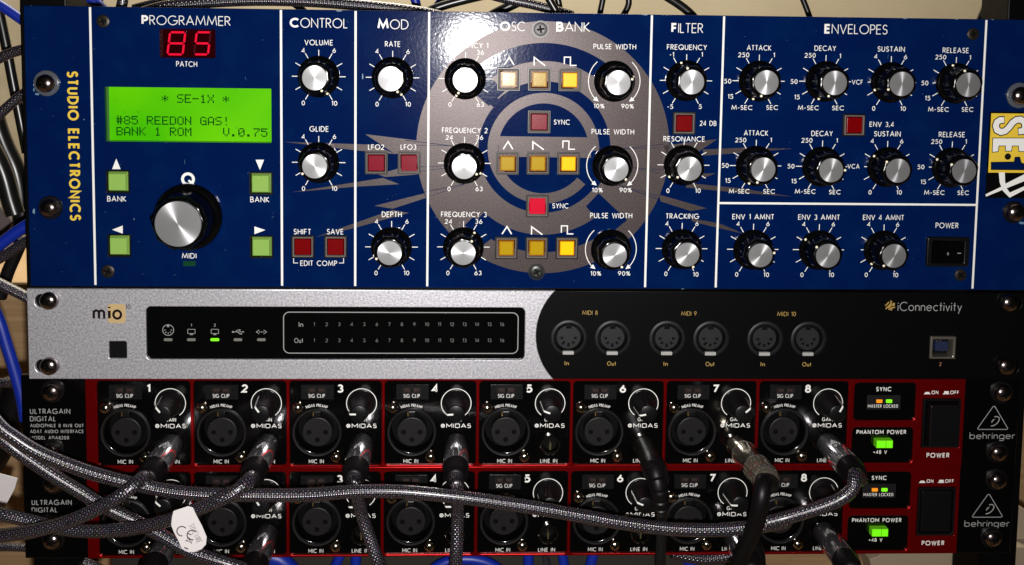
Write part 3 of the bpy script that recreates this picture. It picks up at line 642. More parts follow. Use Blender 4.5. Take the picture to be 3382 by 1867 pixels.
# the big data knob
bk = MB()
nose = lambda t, r, z: r + 2.1 * math.exp(-(min(t, 2 * math.pi - t) / .13) ** 2) * (1 if z < 3.4 else 0)
bk.lathe([(15.9, 0), (16.1, 1.4), (15.6, 2.4), (14.6, 3.2), (13.4, 3.8)], 96, close=False, rf=nose)
lob = lambda t, r, z: r * (1 - .05 * (.5 - .5 * math.cos(10 * t)) * (1 if z > 3.5 else 0))
bk.lathe([(13.6, 3.5), (13.3, 8), (12.8, 15.6), (12.2, 16.8), (11.2, 17.4), (10.7, 17.4)], 120, rf=lob)
cx, cy = L2('e', 1607, 659)
k = put('data_knob', bk.mesh('data_knob', m_knob, 40), syn, (cx, cy, .3), math.atan2(-(670 - 659), 1317 - 1607), label='big knob with wide aluminium cap and pointer nose')
bc = MB(); bc.lathe([(10.55, 17.2), (10.6, 17.8), (10.4, 18.05), (.01, 18.2)], 96); put('knob_cap', bc.mesh('knob_cap', m_alu, 30), k)
put('pointer_dot', KD, k, (16.6, 0, 2.1))

# --- push buttons
def btn_mesh(ins, z, m, s, bevel):
    mb = MB(); mb.frustum(-s, s, -s, s, -1.5, z, ins); return mb.mesh('button_cap', m, 0, bevel)
hm = plate('button_frame', [rrect(-4.85, 4.85, -4.85, 4.85, .5), rrect(-4.1, 4.1, -4.1, 4.1, .3)], -2, .9, m_rim, .3)
hb = plate('button_frame', [rrect(-5.48, 5.48, -5.48, 5.48, .5), rrect(-4.88, 4.88, -4.88, 4.88, .3)], -2.2, .25, m_knobm, .12)
base_me = MB(); base_me.quad([(-5.3, -5.3, -2.4), (5.3, -5.3, -2.4), (5.3, 5.3, -2.4), (-5.3, 5.3, -2.4)]); base_me = base_me.mesh('button_base', m_void, 0)
caps = {'g': btn_mesh(.9, 1.5, m_cg, 4.7, .25), 'r': btn_mesh(.25, .8, m_cr, 3.95, .2), 'm': btn_mesh(.25, .8, m_cm, 3.95, .2), 'l': btn_mesh(.25, .8, m_cl, 3.95, .2),
        'y': btn_mesh(.3, .7, m_cyr, 3.95, .2), 'Y': btn_mesh(.3, .7, m_cyr, 3.95, .2)}
ymid = {q: (lambda mb: (mb.frustum(-3.3, 3.3, -3.3, 3.3, .5, 1.15, .25), mb.mesh('cap_window', mm_, 0, .12))[1])(MB()) for q, mm_ in (('y', m_cy), ('Y', m_cyl))}
kn = {'g': 'green', 'r': 'dark red', 'm': 'maroon', 'l': 'lit bright red', 'y': 'unlit amber', 'Y': 'lit amber'}
for cx, cy, kd in btn:
    b = put('push_button', caps[kd], syn, (cx, cy, 0), label=kn[kd] + ' square push button')
    put('button_base', base_me, b)
    put('button_frame', hb, b)
    if kd != 'g': put('button_frame', hm, b)
    if kd in ymid: put('cap_window', ymid[kd], b)

# --- LCD
DH = 6.0
x0, x1, y0, y1 = lcd
sc = MB(); sc.quad([(x0 - 1, y0 - 1, -DH), (x1 + 1, y0 - 1, -DH), (x1 + 1, y1 + 1, -DH), (x0 - 1, y1 + 1, -DH)])
lc = put('display', sc.mesh('display', m_glass, 0), syn, label='bright green backlit character display')
ws = MB()
for q in (((x0, y0), (x0, y1)), ((x1, y0), (x1, y1)), ((x0, y0), (x1, y0)), ((x0, y1), (x1, y1))):
    (ax, ay), (bx, by) = q
    ws.quad([(ax, ay, -DH), (bx, by, -DH), (bx, by, -.4), (ax, ay, -.4)])
put('display_bezel', ws.mesh('display_bezel', mat('grey_bezel', (.16, .17, .14), .35, .3), 0), lc)
FNT = {'*': [0, 4, 21, 14, 21, 4, 0], 'S': [15, 16, 16, 14, 1, 1, 30], 'E': [31, 16, 16, 30, 16, 16, 31], '-': [0, 0, 0, 31, 0, 0, 0], '1': [4, 12, 4, 4, 4, 4, 14], 'X': [17, 17, 10, 4, 10, 17, 17],
       '#': [10, 10, 31, 10, 31, 10, 10], '8': [14, 17, 17, 14, 17, 17, 14], '5': [31, 16, 30, 1, 1, 17, 14], 'R': [30, 17, 17, 30, 20, 18, 17], 'D': [30, 17, 17, 17, 17, 17, 30], 'O': [14, 17, 17, 17, 17, 17, 14],
       'N': [17, 17, 25, 21, 19, 17, 17], 'G': [14, 17, 16, 23, 17, 17, 15], 'A': [14, 17, 17, 17, 31, 17, 17], '!': [4, 4, 4, 4, 0, 0, 4], 'B': [30, 17, 17, 30, 17, 17, 30], 'K': [17, 18, 20, 24, 20, 18, 17],
       'M': [17, 27, 21, 21, 17, 17, 17], 'V': [17, 17, 17, 17, 17, 10, 4], '.': [0, 0, 0, 0, 0, 12, 12], '0': [14, 17, 19, 21, 25, 17, 14], '7': [31, 1, 2, 4, 8, 8, 8], ' ': [0] * 7}
for row, txt in ((0, '      * SE-1X *'), (2, '#85 REEDON GAS!'), (3, 'BANK 1 ROM    V.0.75')):
    p0 = L2('a', 985, 797, -DH); p1 = L2('a', 985 + 65 * 15, 797, -DH); dx = (p1[0] - p0[0]) / 15 / 5.9
    q0 = L2('a', 985, 797 + 94.5 * row, -DH); dy = (L2('a', 985, 797, -DH)[1] - L2('a', 985, 870, -DH)[1]) / 7
    lt = MB()
    for ci, ch in enumerate(txt):
        for r_ in range(7):
            for c_ in range(5):
                if FNT[ch][r_] >> (4 - c_) & 1:
                    X = p0[0] + ci * dx * 5.9 + c_ * dx; Y = q0[1] - r_ * dy
                    lt.quad([(X, Y - dy * 1.0, -DH + .15), (X + dx * 1.0, Y - dy * 1.0, -DH + .15), (X + dx * 1.0, Y, -DH + .15), (X, Y, -DH + .15)])
    put('lettering', lt.mesh('lettering', m_lcdtx, 0), lc, label='dark dot matrix text reading ' + ' '.join(txt.split()))
# --- seven segment
DS = 3.0; x0, x1, y0, y1 = seg
sc = MB(); sc.box(x0 + .05, x1 - .05, y0 + .05, y1 - .05, -6, -DS); sg = put('led_readout', sc.mesh('led_readout', m_segbg, 0), syn, label='red two-digit readout showing 85')
ws = MB()
for (ax, ay), (bx, by) in (((x0, y0), (x0, y1)), ((x0, y0), (x1, y0))):
    ws.quad([(ax + .06, ay + .06, -DS), (bx + .06, by + .06, -DS), (bx + .06, by + .06, -.3), (ax + .06, ay + .06, -.3)])
put('display_bezel', ws.mesh('display_bezel', mat('bezel_red_reflection', (.05, .0, .006), .6, spec=.1), 0), sg)  # dark red puts the digits' reflection into the recess wall colour
def seg7(xl, xr, yt, yb, on, z):
    w, h, t = xr - xl, yt - yb, 1.0; ym = (yt + yb) / 2
    sl = .13; g = .22
    S_ = {'a': ((xl, yt), (xr, yt)), 'g': ((xl, ym), (xr, ym)), 'd': ((xl, yb), (xr, yb)), 'f': ((xl, yt), (xl, ym)), 'b': ((xr, yt), (xr, ym)), 'e': ((xl, ym), (xl, yb)), 'c': ((xr, ym), (xr, yb))}
    for k_2, (p, q) in S_.items():
        p, q = Vector(p), Vector(q); d = (q - p).normalized(); n = Vector((-d.y, d.x)); p2, q2 = p + d * g, q - d * g
        pts = [p2, p2 + d * t / 2 + n * t / 2, q2 - d * t / 2 + n * t / 2, q2, q2 - d * t / 2 - n * t / 2, p2 + d * t / 2 - n * t / 2]
        m1 = MB(); m1.poly([(a.x + sl * (a.y - ym), a.y) for a in pts], z)
        put('led_segment', m1.mesh('led_segment', m_seg if k_2 in on else m_segoff, 0), sg)
for xa, xb, on in ((1435, 1567, 'abcdefg'), (1662, 1782, 'afgcd')):
    a, b = L2('a', xa, 275, -DS), L2('a', xb, 465, -DS); seg7(a[0], b[0], a[1], b[1], on, -DS + .1)
# --- screws, rocker, badge
def flat_screw(parent, cx, cy, r, m, name='panel_screw'):
    mb = MB(); mb.lathe([(r, 0), (r * .95, .5), (r * .6, .95), (r * .5, .9)], 28)
    s_ = put(name, mb.mesh(name, m, 40), parent, (cx, cy, .02), random.uniform(0, 1.5))
    c = MB()
    for a in (0, 1):
        l, w = r * .55, r * .14
        c.box(*( (-l, l, -w, w) if a == 0 else (-w, w, -l, l) ), .93, 1.0 - a * .03)
    put('cross_slot', c.mesh('cross_slot', m_void, 0), s_); return s_
for t, x, y, r, m in (('a', 878, 182, 3.1, m_bscrew), ('b', 2280, 250, 3.3, mat('grey_screw', (.12, .115, .12), .5, .4)), ('f', 2247, 1130, 3.3, mat('green_black_screw', (.03, .035, .03), .35, .5)), ('e', 920, 1125, 3.2, m_bscrew), ('d', 2083, 330, 3.0, m_bscrew), ('h', 1962, 1310, 3.0, m_bscrew)):
    cx, cy = L2(t, x, y); flat_screw(syn, cx, cy, r, m)
c = L2('b', 2280, 250); m1 = MB(); m1.stroke(circ(*c, 3.75), .7, .2, True); put('screw_ring', m1.mesh('screw_ring', m_knobm, 0), panel)
c = L2('f', 2247, 1130); m1 = MB(); m1.stroke(circ(*c, 3.75), .55, .2, True); put('screw_ring', m1.mesh('screw_ring', m_knobm, 0), panel)
def rack_screw(parent, cx, cy, r=4.3, washer=None, z=0, m=None):
    mb = MB(); prof = [(r * .98, 1.2), (r, 2.0)] + [(r * math.cos(R(a)), 2.0 + r * .62 * math.sin(R(a))) for a in (15, 30, 45, 60, 72, 82)]
    mb.lathe(prof, 32); s_ = put('rack_screw', mb.mesh('rack_screw', m or m_steel, 50), parent, (cx, cy, z), random.uniform(0, 1.5))
    c = MB(); l, w = r * .42, r * .11; zt = 2.0 + r * .62
    c.box(-l, l, -w, w, zt - .5, zt + .03); c.box(-w, w, -l, l, zt - .5, zt - .0); put('cross_slot', c.mesh('cross_slot', m_void, 0), s_)
    if washer:
        wv = MB(); wr_ = washer[0]; wv.lathe([(wr_, 0), (wr_, .7), (wr_ * .93, 1.05), (r * .8, 1.1)], 40, close=False); put('washer', wv.mesh('washer', washer[1], 40), s_)
    else:
        wv = MB(); wv.lathe([(r * .8, 0), (r * .8, 1.3)], 24); put('screw_neck', wv.mesh('screw_neck', m_steel, 40), s_)
    return s_
for t, x, y, wsh in (('a', 385, 711, (6.0, m_clear)), ('e', 418, 587, (5.6, m_rubber))):
    cx, cy = L2(t, x, y, 2); rack_screw(syn, cx, cy, 4.3, wsh)
for t, x, y, wsh in (('d', 2552, 925, (6.2, m_clear)), ('h', 2500, 712, (5.4, m_rubber))):
    cx, cy = L2(t, x, y, 2.5); rack_screw(syn, cx, cy, 4.4, wsh)
ch = MB()
for t, x, y, w, h_ in (('a', 290, 765, .7, 2.2), ('a', 320, 802, 2.2, 1.), ('a', 505, 690, .9, 1.6), ('e', 290, 615, 1.4, 3.0), ('e', 515, 545, .6, 1.2), ('h', 2540, 635, 2.2, 2.), ('h', 2550, 808, 3, 1.8),
                       ('a', 268, 46, 1.2, .5), ('a', 430, 48, .8, .5), ('b', 565, 94, 3.2, .6), ('c', 850, 127, 3, .5), ('d', 1425, 178, 3.0, .6), ('d', 1925, 184, 1.6, .8), ('d', 2270, 188, 1.6, .6), ('d', 800, 165, 4, .4),
                       ('b', 767, 655, .7, 3.6), ('e', 1142, 680, .6, .9), ('a', 716, 1018, .7, .6), ('g', 1170, 1273, 2, .4)):
    cx, cy = L2(t, x, y); n = 9; pts = [(cx + w / 2 * math.cos(6.283 * k / n) * random.uniform(.6, 1.1), min(cy + h_ / 2 * math.sin(6.283 * k / n) * random.uniform(.6, 1.1), by1 - .05)) for k in range(n)]
    ch.poly(pts, .21)
for _ in range(150):
    cx, cy = random.uniform(bx0 + 2, bx1 - 30), random.uniform(2, 130); a = random.uniform(0, 6.28); l = random.uniform(.1, .5) if random.random() < .85 else random.uniform(.6, 2.2)
    ch.stroke([(cx, cy), (cx + l * math.cos(a), cy + l * math.sin(a))], random.uniform(.05, .13), .22)
put('paint_chips', ch.mesh('paint_chips', mat('scuffed_paint', (.12, .22, .30), .5), 0), panel, kind='stuff')
# rocker switch
x0, x1, y0, y1 = rk
pr = put('power_switch', plate('power_switch', [rrect(x0, x1, y0, y1, 1.2), rrect(x0 + 2.6, x1 - 2.6, y0 + 1.9, y1 - 1.9, .5)], -1, 1.6, m_knobm, .4), syn, label='black rocker power switch')
mb = MB(); xm = (x0 + x1) / 2
a0, a1, b0, b1 = x0 + 2.8, x1 - 2.8, y0 + 2.1, y1 - 2.1
mb.v = [(a0, b0, 2.9), (a0, b1, 2.9), (xm - .3, b0, .8), (xm - .3, b1, .8), (a1, b0, 1.2), (a1, b1, 1.2), (a0, b0, -1), (a0, b1, -1), (a1, b0, -1), (a1, b1, -1)]
mb.f = [(0, 2, 3, 1), (2, 4, 5, 3), (0, 1, 7, 6), (4, 8, 9, 5), (0, 6, 8, 4, 2), (1, 3, 5, 9, 7)]
put('rocker', mb.mesh('rocker', m_knob, 0), pr)
m1 = MB(); q = L2('h', 1830, 1100); m1.stroke([(q[0] + .35 * math.cos(R(a)), q[1] + .62 * math.sin(R(a))) for a in range(0, 360, 30)], .2, 1.35, True)
q = L2('h', 1938, 1095); m1.stroke([(q[0] - .9, q[1]), (q[0] + .9, q[1])], .38, 1.4); put('switch_mark', m1.mesh('switch_mark', m_dim, 0), pr)
# badge at right
bd = MB(); X0, X1 = lx('r', 195, 560), bx1 - 1; bd.quad([(X0, ly('r', 400, 1016), .16), (X1, ly('r', 400, 1016), .16), (X1, ly('r', 400, 95), .16), (X0, ly('r', 400, 95), .16)])
bdg = put('badge', bd.mesh('badge', m_blkm, 0), syn, label='black and yellow model badge at the right edge')
def bpoly(pts, z, m, nm='badge_print'): m1 = MB(); m1.poly([L2('r', *p) for p in pts], z); return put(nm, m1.mesh(nm, m, 0), bdg)
def bstroke(pts, w, z, m, closed=False, nm='badge_print'):
    m1 = MB(); m1.stroke([L2('r', *p) for p in pts], w, z, closed); return put(nm, m1.mesh(nm, m, 0), bdg)
Yl = lx('r', 220, 430)
m1 = MB(); m1.quad([(Yl, ly('r', 400, 745), .2), (X1, ly('r', 400, 745), .2), (X1, ly('r', 400, 113), .2), (Yl, ly('r', 400, 113), .2)]); put('badge_print', m1.mesh('badge_print', m_yel, 0), bdg)
Scl = [(378, 182), (330, 184), (298, 205), (284, 245), (298, 290), (340, 312), (385, 300), (425, 262), (462, 212), (505, 182), (550, 178), (590, 205), (598, 250), (580, 300), (520, 306)]
kk = 1 / (3.231 * 6.75)
bstroke(Scl, 84 * kk, .24, m_darkink); bstroke([(372, 183)] + Scl[1:-1] + [(526, 306)], 62 * kk, .28, m_white)
Epl = [(252, 375), (620, 375), (620, 520), (530, 520), (525, 460), (460, 460), (452, 515), (385, 515), (388, 460), (318, 460), (310, 520), (246, 528)]
bpoly(Epl, .24, m_white); bstroke(Epl, .35, .28, m_darkink, True)
Opl = [(235, 634), (480, 630), (490, 580), (538, 578), (555, 640), (610, 660), (605, 715), (235, 712)]
bpoly(Opl, .24, m_blue); bstroke(Opl, .4, .28, m_darkink, True)
m1 = MB(); q = L2('r', 413, 573); m1.poly(circ(*q, 1.6, 20), .24); put('badge_print', m1.mesh('badge_print', m_darkink, 0), bdg)
bpoly([(315, 742), (380, 742), (382, 830), (395, 905), (437, 962), (430, 1010), (360, 940), (325, 850)], .3, m_white)
bpoly([(610, 750), (400, 855), (350, 890), (175, 975), (178, 1000), (350, 930), (610, 825)], .34, m_white)
bpoly([(437, 955), (610, 880), (610, 918), (430, 1012)], .26, m_white)

m_ins = mat('port_plastic', (.016, .016, .018), .4, spec=.4)
# ================================================================== MIDI INTERFACE
MX, MY = -241., -44.2
mio = thing('midi_interface', 'one-unit rack box, silver at left, black at right, with six round ports', 'midi interface', (MX, MY, 1.4))
def N2(t, x, y, h=0): q = P(t, x, y, h + 1.4); return (q.x - MX, q.y - MY)
nx0 = (N2('i', 230, 90)[0] + N2('i', 243, 840)[0]) / 2; nh = 43.9
def NT(parent, t, x0, x1, y, s, hz, **k):
    a, b = N2(t, x0, y), N2(t, x1, y); c, d = N2(t, x0, y - hz / 2), N2(t, x0, y + hz / 2)
    return letter(parent, s, a[0], b[0], (a[1] + b[1]) / 2, c[1] - d[1], **k)
p1, p2, p3 = N2('k', 95, 100), N2('j', 2243, 470), N2('k', 65, 838)
yc_ = nh / 2; sag = (p1[0] + p3[0]) / 2 - p2[0]; rad = ((nh / 2) ** 2 + sag ** 2) / (2 * sag); ccx = p2[0] + rad
arcp = []
aa = math.asin(nh / 2 / rad)
for k in range(17):
    t = math.pi + aa - 2 * aa * k / 16; arcp.append((ccx + rad * math.cos(t), yc_ + rad * math.sin(t)))
arcp[0] = (arcp[0][0], 0); arcp[-1] = (arcp[-1][0], nh)
PM = [('k', 203, 506), ('k', 577, 509), ('k', 1040, 511), ('k', 1413, 514), ('k', 1873, 517), ('k', 2243, 518)]
slots = []
for t, x, y in (('i', 395, 192), ('i', 400, 748)):
    q = N2(t, x, y); slots.append(rrect(q[0] - 5.6, q[0] + 5.6, q[1] - 3.3, q[1] + 3.3, 3.25, 8))
win = (N2('i', 1242, 465)[0], N2('j', 2146, 465)[0], N2('i', 1800, 690)[1], N2('i', 1800, 241)[1])
bq = (N2('i', 925, 610)[0], N2('i', 1078, 610)[0], N2('i', 1000, 682)[1], N2('i', 1000, 535)[1])
face = put('silver_panel', plate('silver_panel', [[(nx0, 0)] + arcp + [(nx0, nh)], rrect(*win, 2.4, 6), rrect(*bq, .9)] + slots, -2, 0, m_silver, .35), mio)
bh = [circ(N2(*p)[0], N2(*p)[1], 8.6, 40) for p in PM]
ub = (N2('l', 1668, 660)[0], N2('l', 1918, 660)[0], N2('l', 1800, 778)[1], N2('l', 1800, 557)[1])
rsl = []
for t, x, y in (('l', 2450, 245), ('l', 2425, 855)):
    q = N2(t, x, y); rsl.append(rrect(q[0] - 5.6, q[0] + 5.6, q[1] - 3.3, q[1] + 3.3, 3.25, 8))
fx0 = p2[0] - 4
bface = put('black_panel', plate('black_panel', [[(fx0, .1), (482.5, .1), (482.5, nh - .1), (fx0, nh - .1)]] + bh + [rrect(*ub, .3)] + rsl, -3.2, -.2, m_blkm, .3), mio)
mb = MB(); mb.box(nx0 + 22, 460, 1, nh - 1, -180, -9); put('chassis', mb.mesh('chassis', m_blkm), mio)
for q_ in ((nx0 + 1, nx0 + 19, 1, nh - 1, -4, -2.4), (464, 481, 1, nh - 1, -5, -3.6)):
    mb = MB(); mb.box(*q_); put('slot_shade', mb.mesh('slot_shade', m_void, 0), mio, label='dark strip standing in for the shade behind the mounting slots')  # near-black strips put in as the rail's shade behind the slots
mb = MB(); mb.box(win[0] - 1, win[1] + 1, win[2] - 1, win[3] + 1, -3, -1.2); gls = put('display_window', mb.mesh('display_window', mat('black_glass', (.002, .002, .002), .07), 0), mio)
mb = MB(); mb.box(bq[0] + .15, bq[1] - .15, bq[2] + .15, bq[3] - .15, -3, -.6); put('push_button', mb.mesh('push_button', m_knobm, 0, .3), mio, label='small square black push button')
fr = MB(); a, b = N2('j', 90, 292), N2('j', 2087, 645); fr.stroke(rrect(a[0], b[0], b[1], a[1], 2.8, 7), .42, -1.1, True); put('frame_print', fr.mesh('frame_print', m_dim, 0), gls)
for row, y, s in ((0, 397, 'In'), (1, 534, 'Out')):
    NT(gls, 'j', 220 if row == 0 else 182, 258, y, s, 42, m=m_dim, z=-1.1, w=.12)
    nm = MB()
    for k in range(16):
        q = N2('j', 352 + 106.8 * k, y - 1); glyph_run(nm, str(k + 1), .12, q[0], None, q[1], 1.75, -1.1)
    put('number_row', nm.mesh('number_row', m_dimmer, 0), gls, label='row of numbers 1 to 16')
for k, x in enumerate((1425, 1623, 1823, 2020, 2220)):
    q = N2('i', x, 527); m1 = MB(); m1.prism(rrect(q[0] - 2.05, q[0] + 2.05, q[1] - .68, q[1] + .68, .6), -1.25, -1.0)
    put('status_led', m1.mesh('status_led', m_ledg if k == 2 else m_ledoff, 0), gls, label='lit green status light' if k == 2 else None)
    ic = MB(); q = N2('i', x, 452); cx, cy = q
    if k == 0:
        ic.stroke(circ(cx, cy + .4, 2.6), .32, -1.1, True)
        for a in (180, 225, 270, 315, 360): ic.stroke([(cx + 1.2 * math.cos(R(a)), cy + .4 + 1.2 * math.sin(R(a))), (cx + 1.9 * math.cos(R(a)), cy + .4 + 1.9 * math.sin(R(a)))], .35, -1.06)
        ic.stroke([(cx, cy + 1.9), (cx, cy + 2.8)], 1, -1.02)
    elif k in (1, 2):
        ic.stroke(rrect(cx - 1.75, cx + 1.75, cy - 1.3, cy + .75, .2), .25, -1.1, True); ic.stroke([(cx - .7, cy - 1.75), (cx + .7, cy - 1.75)], .45, -1.06)
        glyph_run(ic, str(k), .14, cx, None, N2('i', x, 403)[1], 1.4, -1.1)
    elif k == 3:
        cy -= .5; ic.stroke([(cx - 2.4, cy), (cx + 2.6, cy)], .28, -1.1); ic.poly(circ(cx - 2.4, cy, .45, 12), -1.06); ic.poly([(cx + 2.3, cy + .4), (cx + 3., cy), (cx + 2.3, cy - .4)], -1.06)
        ic.stroke([(cx - 1.2, cy), (cx - .3, cy + .95), (cx + .8, cy + .95)], .25, -1.02); ic.stroke([(cx - .2, cy), (cx + .7, cy - .95), (cx + 1.5, cy - .95)], .25, -1.02)
        ic.poly(circ(cx + .9, cy + .95, .35, 10), -.98); ic.poly(circ(cx + 1.6, cy - .95, .35, 10), -.98)
    else:
        cy -= .5; ic.stroke([(cx - 1.1, cy + .95), (cx - 2.4, cy), (cx - 1.1, cy - .95)], .28, -1.1); ic.stroke([(cx + 1.1, cy + .95), (cx + 2.4, cy), (cx + 1.1, cy - .95)], .28, -1.1)
        for d in (-.8, 0, .8): ic.poly(circ(cx + d, cy, .25, 8), -1.06)
    put('icon_print', ic.mesh('icon_print', m_dim, 0), gls)
a, b = N2('i', 915, 217), N2('i', 1070, 380); m1 = MB(); m1.poly(rrect(a[0], b[0], b[1], a[1], 1.4), .05); put('tan_square', m1.mesh('tan_square', m_tan, 0), face)
lo = MB(); a, b = N2('i', 790, 352), N2('i', 897, 352)
s_ = (b[0] - a[0]) / .93
def lo_run(s, xl, xr, base, xh, w, z):
    # lower-case run: x-height 0.62 of the em
    h = xh / .62; glyph_run(lo, s, w, xl, xr, base + h / 2, h, z)
xh = N2('i', 900, 270)[1] - N2('i', 900, 352)[1]
lo_run('m', a[0], b[0], a[1], xh, .17, .09); lo_run('i', N2('i', 921, 352)[0], N2('i', 942, 352)[0], a[1], xh, .2, .12); lo_run('o', N2('i', 957, 352)[0], N2('i', 1040, 352)[0], a[1], xh, .17, .12)
put('lettering', lo.mesh('lettering', m_darkink, 0), face, label='dark lettering reading mio')
NT(face, 'i', 1066, 1111, 240, '10', 36, m=m_darkink, w=.13, z=.12)
for q, m_ in (((('i', 415, 192)), None), ((('i', 418, 748)), None), ((('l', 2436, 240)), None), ((('l', 2405, 850)), None)):
    cx, cy = N2(*q, 2); rack_screw(mio, cx, cy, 4.3)
for (t, x, y), in_ in zip(PM, ('in', 'out') * 3):
    cx, cy = N2(t, x, y)
    rg = MB(); rg.lathe([(8.9, -.6), (8.9, .1), (8.6, .35), (7.5, .35), (7.1, .0), (7.0, -5)], 48, close=False)
    pt = put('midi_port', rg.mesh('midi_port', m_char, 40), mio, (cx, cy, 0), label='round five-pin socket marked ' + in_)
    bk_ = MB(); bk_.lathe([(8.5, -5.2), (0.01, -5.2)], 32); put('port_back', bk_.mesh('port_back', m_void, 0), pt)
    ins = MB(); pp = [(5.7 * math.cos(R(a)), 5.7 * math.sin(R(a))) for a in range(104, 437, 9)] + [(1.3, 5.5), (1.3, 4.2), (-1.3, 4.2), (-1.3, 5.5)]
    ins.prism(pp, -5, -1.3); put('port_insert', ins.mesh('port_insert', m_ins, 0), pt)
    for a in (182, 226, 270, 314, 358):
        hx, hy = 3.55 * math.cos(R(a)), 3.55 * math.sin(R(a)) - .3
        h1 = MB(); h1.prism([(-1.0, -.62), (1.0, -.62), (1.0, .62), (-1.0, .62)], -1.32, -1.22); po = put('pin_slot', h1.mesh('pin_slot', m_void, 0), pt, (hx, hy, 0), R(a))
        g1 = MB(); g1.box(.35, .9, -.28, .28, -1.3, -1.14)
        if random.random() < .75: put('pin_contact', g1.mesh('pin_contact', m_nickel, 0), pt, (hx, hy, 0), R(a))
    tb = MB(); tb.prism(rrect(-2.7, 2.7, -.8, .8, .3), -1.0, .5); put('port_tab', tb.mesh('port_tab', mat('pale_metal_tab', (.42, .42, .40), .4, .2), 0), pt, (-.2, -7.3, 0))
for t, x0, x1, y, s in (('k', 317, 448, 292, 'MIDI 8'), ('k', 1160, 1290, 299, 'MIDI 9'), ('k', 1977, 2135, 303, 'MIDI 10')): NT(bface, t, x0, x1, y, s, 37, m=m_gold, z=-.14, w=.105)
for k, (x, y, s) in enumerate(((185, 722, 'In'), (567, 725, 'Out'), (1027, 727, 'In'), (1405, 729, 'Out'), (1853, 730, 'In'), (2228, 732, 'Out'))):
    w_ = 18 if s == 'In' else 38; NT(bface, 'k', x - w_, x + w_, y, s, 37, m=m_gold, z=-.14, w=.14)
lo = MB(); a, b = N2('l', 1357, 315), N2('l', 1976, 315); glyph_run(lo, 'iConnectivity', .085, a[0], b[0], a[1] + 2.3, 4.6, -.14, space=.14)
put('lettering', lo.mesh('lettering', m_dim, 0), bface, label='pale lettering reading iConnectivity')
lg = MB()
for pts, w in ((((1245, 262), (1275, 228)), 12), (((1243, 295), (1290, 250), (1300, 222)), 12), (((1262, 283), (1330, 240)), 16), (((1290, 262), (1330, 258)), 12), (((1270, 300), (1300, 285), (1332, 278)), 13), (((1290, 225), (1300, 218)), 14), (((1238, 262), (1250, 258)), 16), (((1300, 308), (1290, 290)), 16)):
    lg.stroke([N2('l', *p) for p in pts], w / 20., -.14)
put('logo_mark', lg.mesh('logo_mark', m_gold, 0), bface)
NT(bface, 'l', 1760, 1780, 828, '2', 36, m=mat('copper_ink', (.35, .16, .07), .5), z=-.14, w=.14)
us = put('usb_port', plate('usb_port', [rrect(ub[0] + .2, ub[1] - .2, ub[2] + .2, ub[3] - .2, .3), rrect(ub[0] + 1.3, ub[1] - 1.3, ub[2] + 1.1, ub[3] - 1.5, .9)], -6, .3, mat('tin_shell', (.5, .46, .38), .3, .9), .2), mio, label='square metal computer port with blue tongue')
mb = MB(); mb.box(ub[0] + .5, ub[1] - .5, ub[2] + .5, ub[3] - .5, -9, -5.9); put('port_back', mb.mesh('port_back', m_void, 0), us)
mb = MB(); mb.box(ub[0] + 3.4, ub[1] - 3.2, ub[2] + 3.6, ub[3] - 3.2, -6, -1.5); put('port_tongue', mb.mesh('port_tongue', mat('navy_plastic', (.012, .018, .05), .4), 0), us)
mb = MB(); mb.box(ub[0] + 3.4, ub[0] + 4.1, ub[3] - 3.0, ub[3] - 2.4, -2, -.7); mb.box(ub[0] + 5.2, ub[0] + 5.9, ub[3] - 3.0, ub[3] - 2.4, -2, -.7); put('port_contacts', mb.mesh('port_contacts', m_nickel, 0), us)

# ================================================================== AUDIO INTERFACES
TX, TY = P('j', 2185, 937).x, P('j', 2185, 937).y        # digit of channel 5, upper unit
BX, BY = P('n', 2168, 602).x, P('n', 2168, 602).y
d1, d8 = P('i', 1258, 935), P('k', 2232, 948)
pitch = (d8.x - d1.x) / 7
U0, V0 = -241., -88.7      # base of upper unit
def Q2(t, x, y, h=0): q = P(t, x, y, h); return (q.x - U0, q.y - V0)
e1 = Q2('j', 2185, 937)
def rel(t, x, y, h=0): q = Q2(t, x, y, h); return (q[0] - e1[0], q[1] - e1[1])   # relative to channel-5 digit
uy1, uy0 = Q2('p', 1500, 1241)[1], Q2('p', 1500, 1541)[1]
rx0, rx1 = Q2('p', 286, 1400)[0], Q2('p', 3183, 1330)[0]
ax = [e1[0] + (k - 4) * pitch for k in range(8)]
ml, mr_ = rel('j', 1757, 1000)[0] + .22, rel('j', 2536, 1000)[0] - .22; mt, mbm = rel('j', 2185, 868)[1], rel('n', 2185, 478)[1]
xlr = rel('n', 1985, 207); jk = rel('n', 2362, 308); gk = rel('j', 2362, 1062)
RH = 1.0         # red frame stands proud
rects = [(a + ml, a + mr_, e1[1] + mbm, e1[1] + mt) for a in ax]
syr = (Q2('l', 930, 1180)[0], Q2('l', 1525, 1180)[0], Q2('l', 1200, 1364)[1], Q2('l', 1200, 1000)[1])
phr = (Q2('q', 910, 200)[0], Q2('q', 1500, 200)[0], Q2('q', 1200, 410)[1], Q2('q', 1200, 65)[1])
pwr = (Q2('l', 1588, 1300)[0], Q2('l', 1955, 1300)[0], Q2('q', 1750, 262)[1], Q2('l', 1750, 1152)[1])
red_me = plate('red_frame', [[(rx0, uy0), (rx1, uy0), (rx1, uy1), (rx0, uy1)]] + [rrect(*r, 1.9) for r in rects] + [rrect(*syr, 2.2), rrect(*phr, 2.2), rrect(*pwr, .3)], -.3, RH, m_red, .32)
ex1 = Q2('p', 3352, 1560)[0]
ph_ = []
for r in [(a, e1[1]) for a in ax]:
    ph_.append(circ(r[0] + xlr[0], r[1] + xlr[1], 10.3, 40)); ph_.append(circ(r[0] + jk[0], r[1] + jk[1], 3.6, 20))
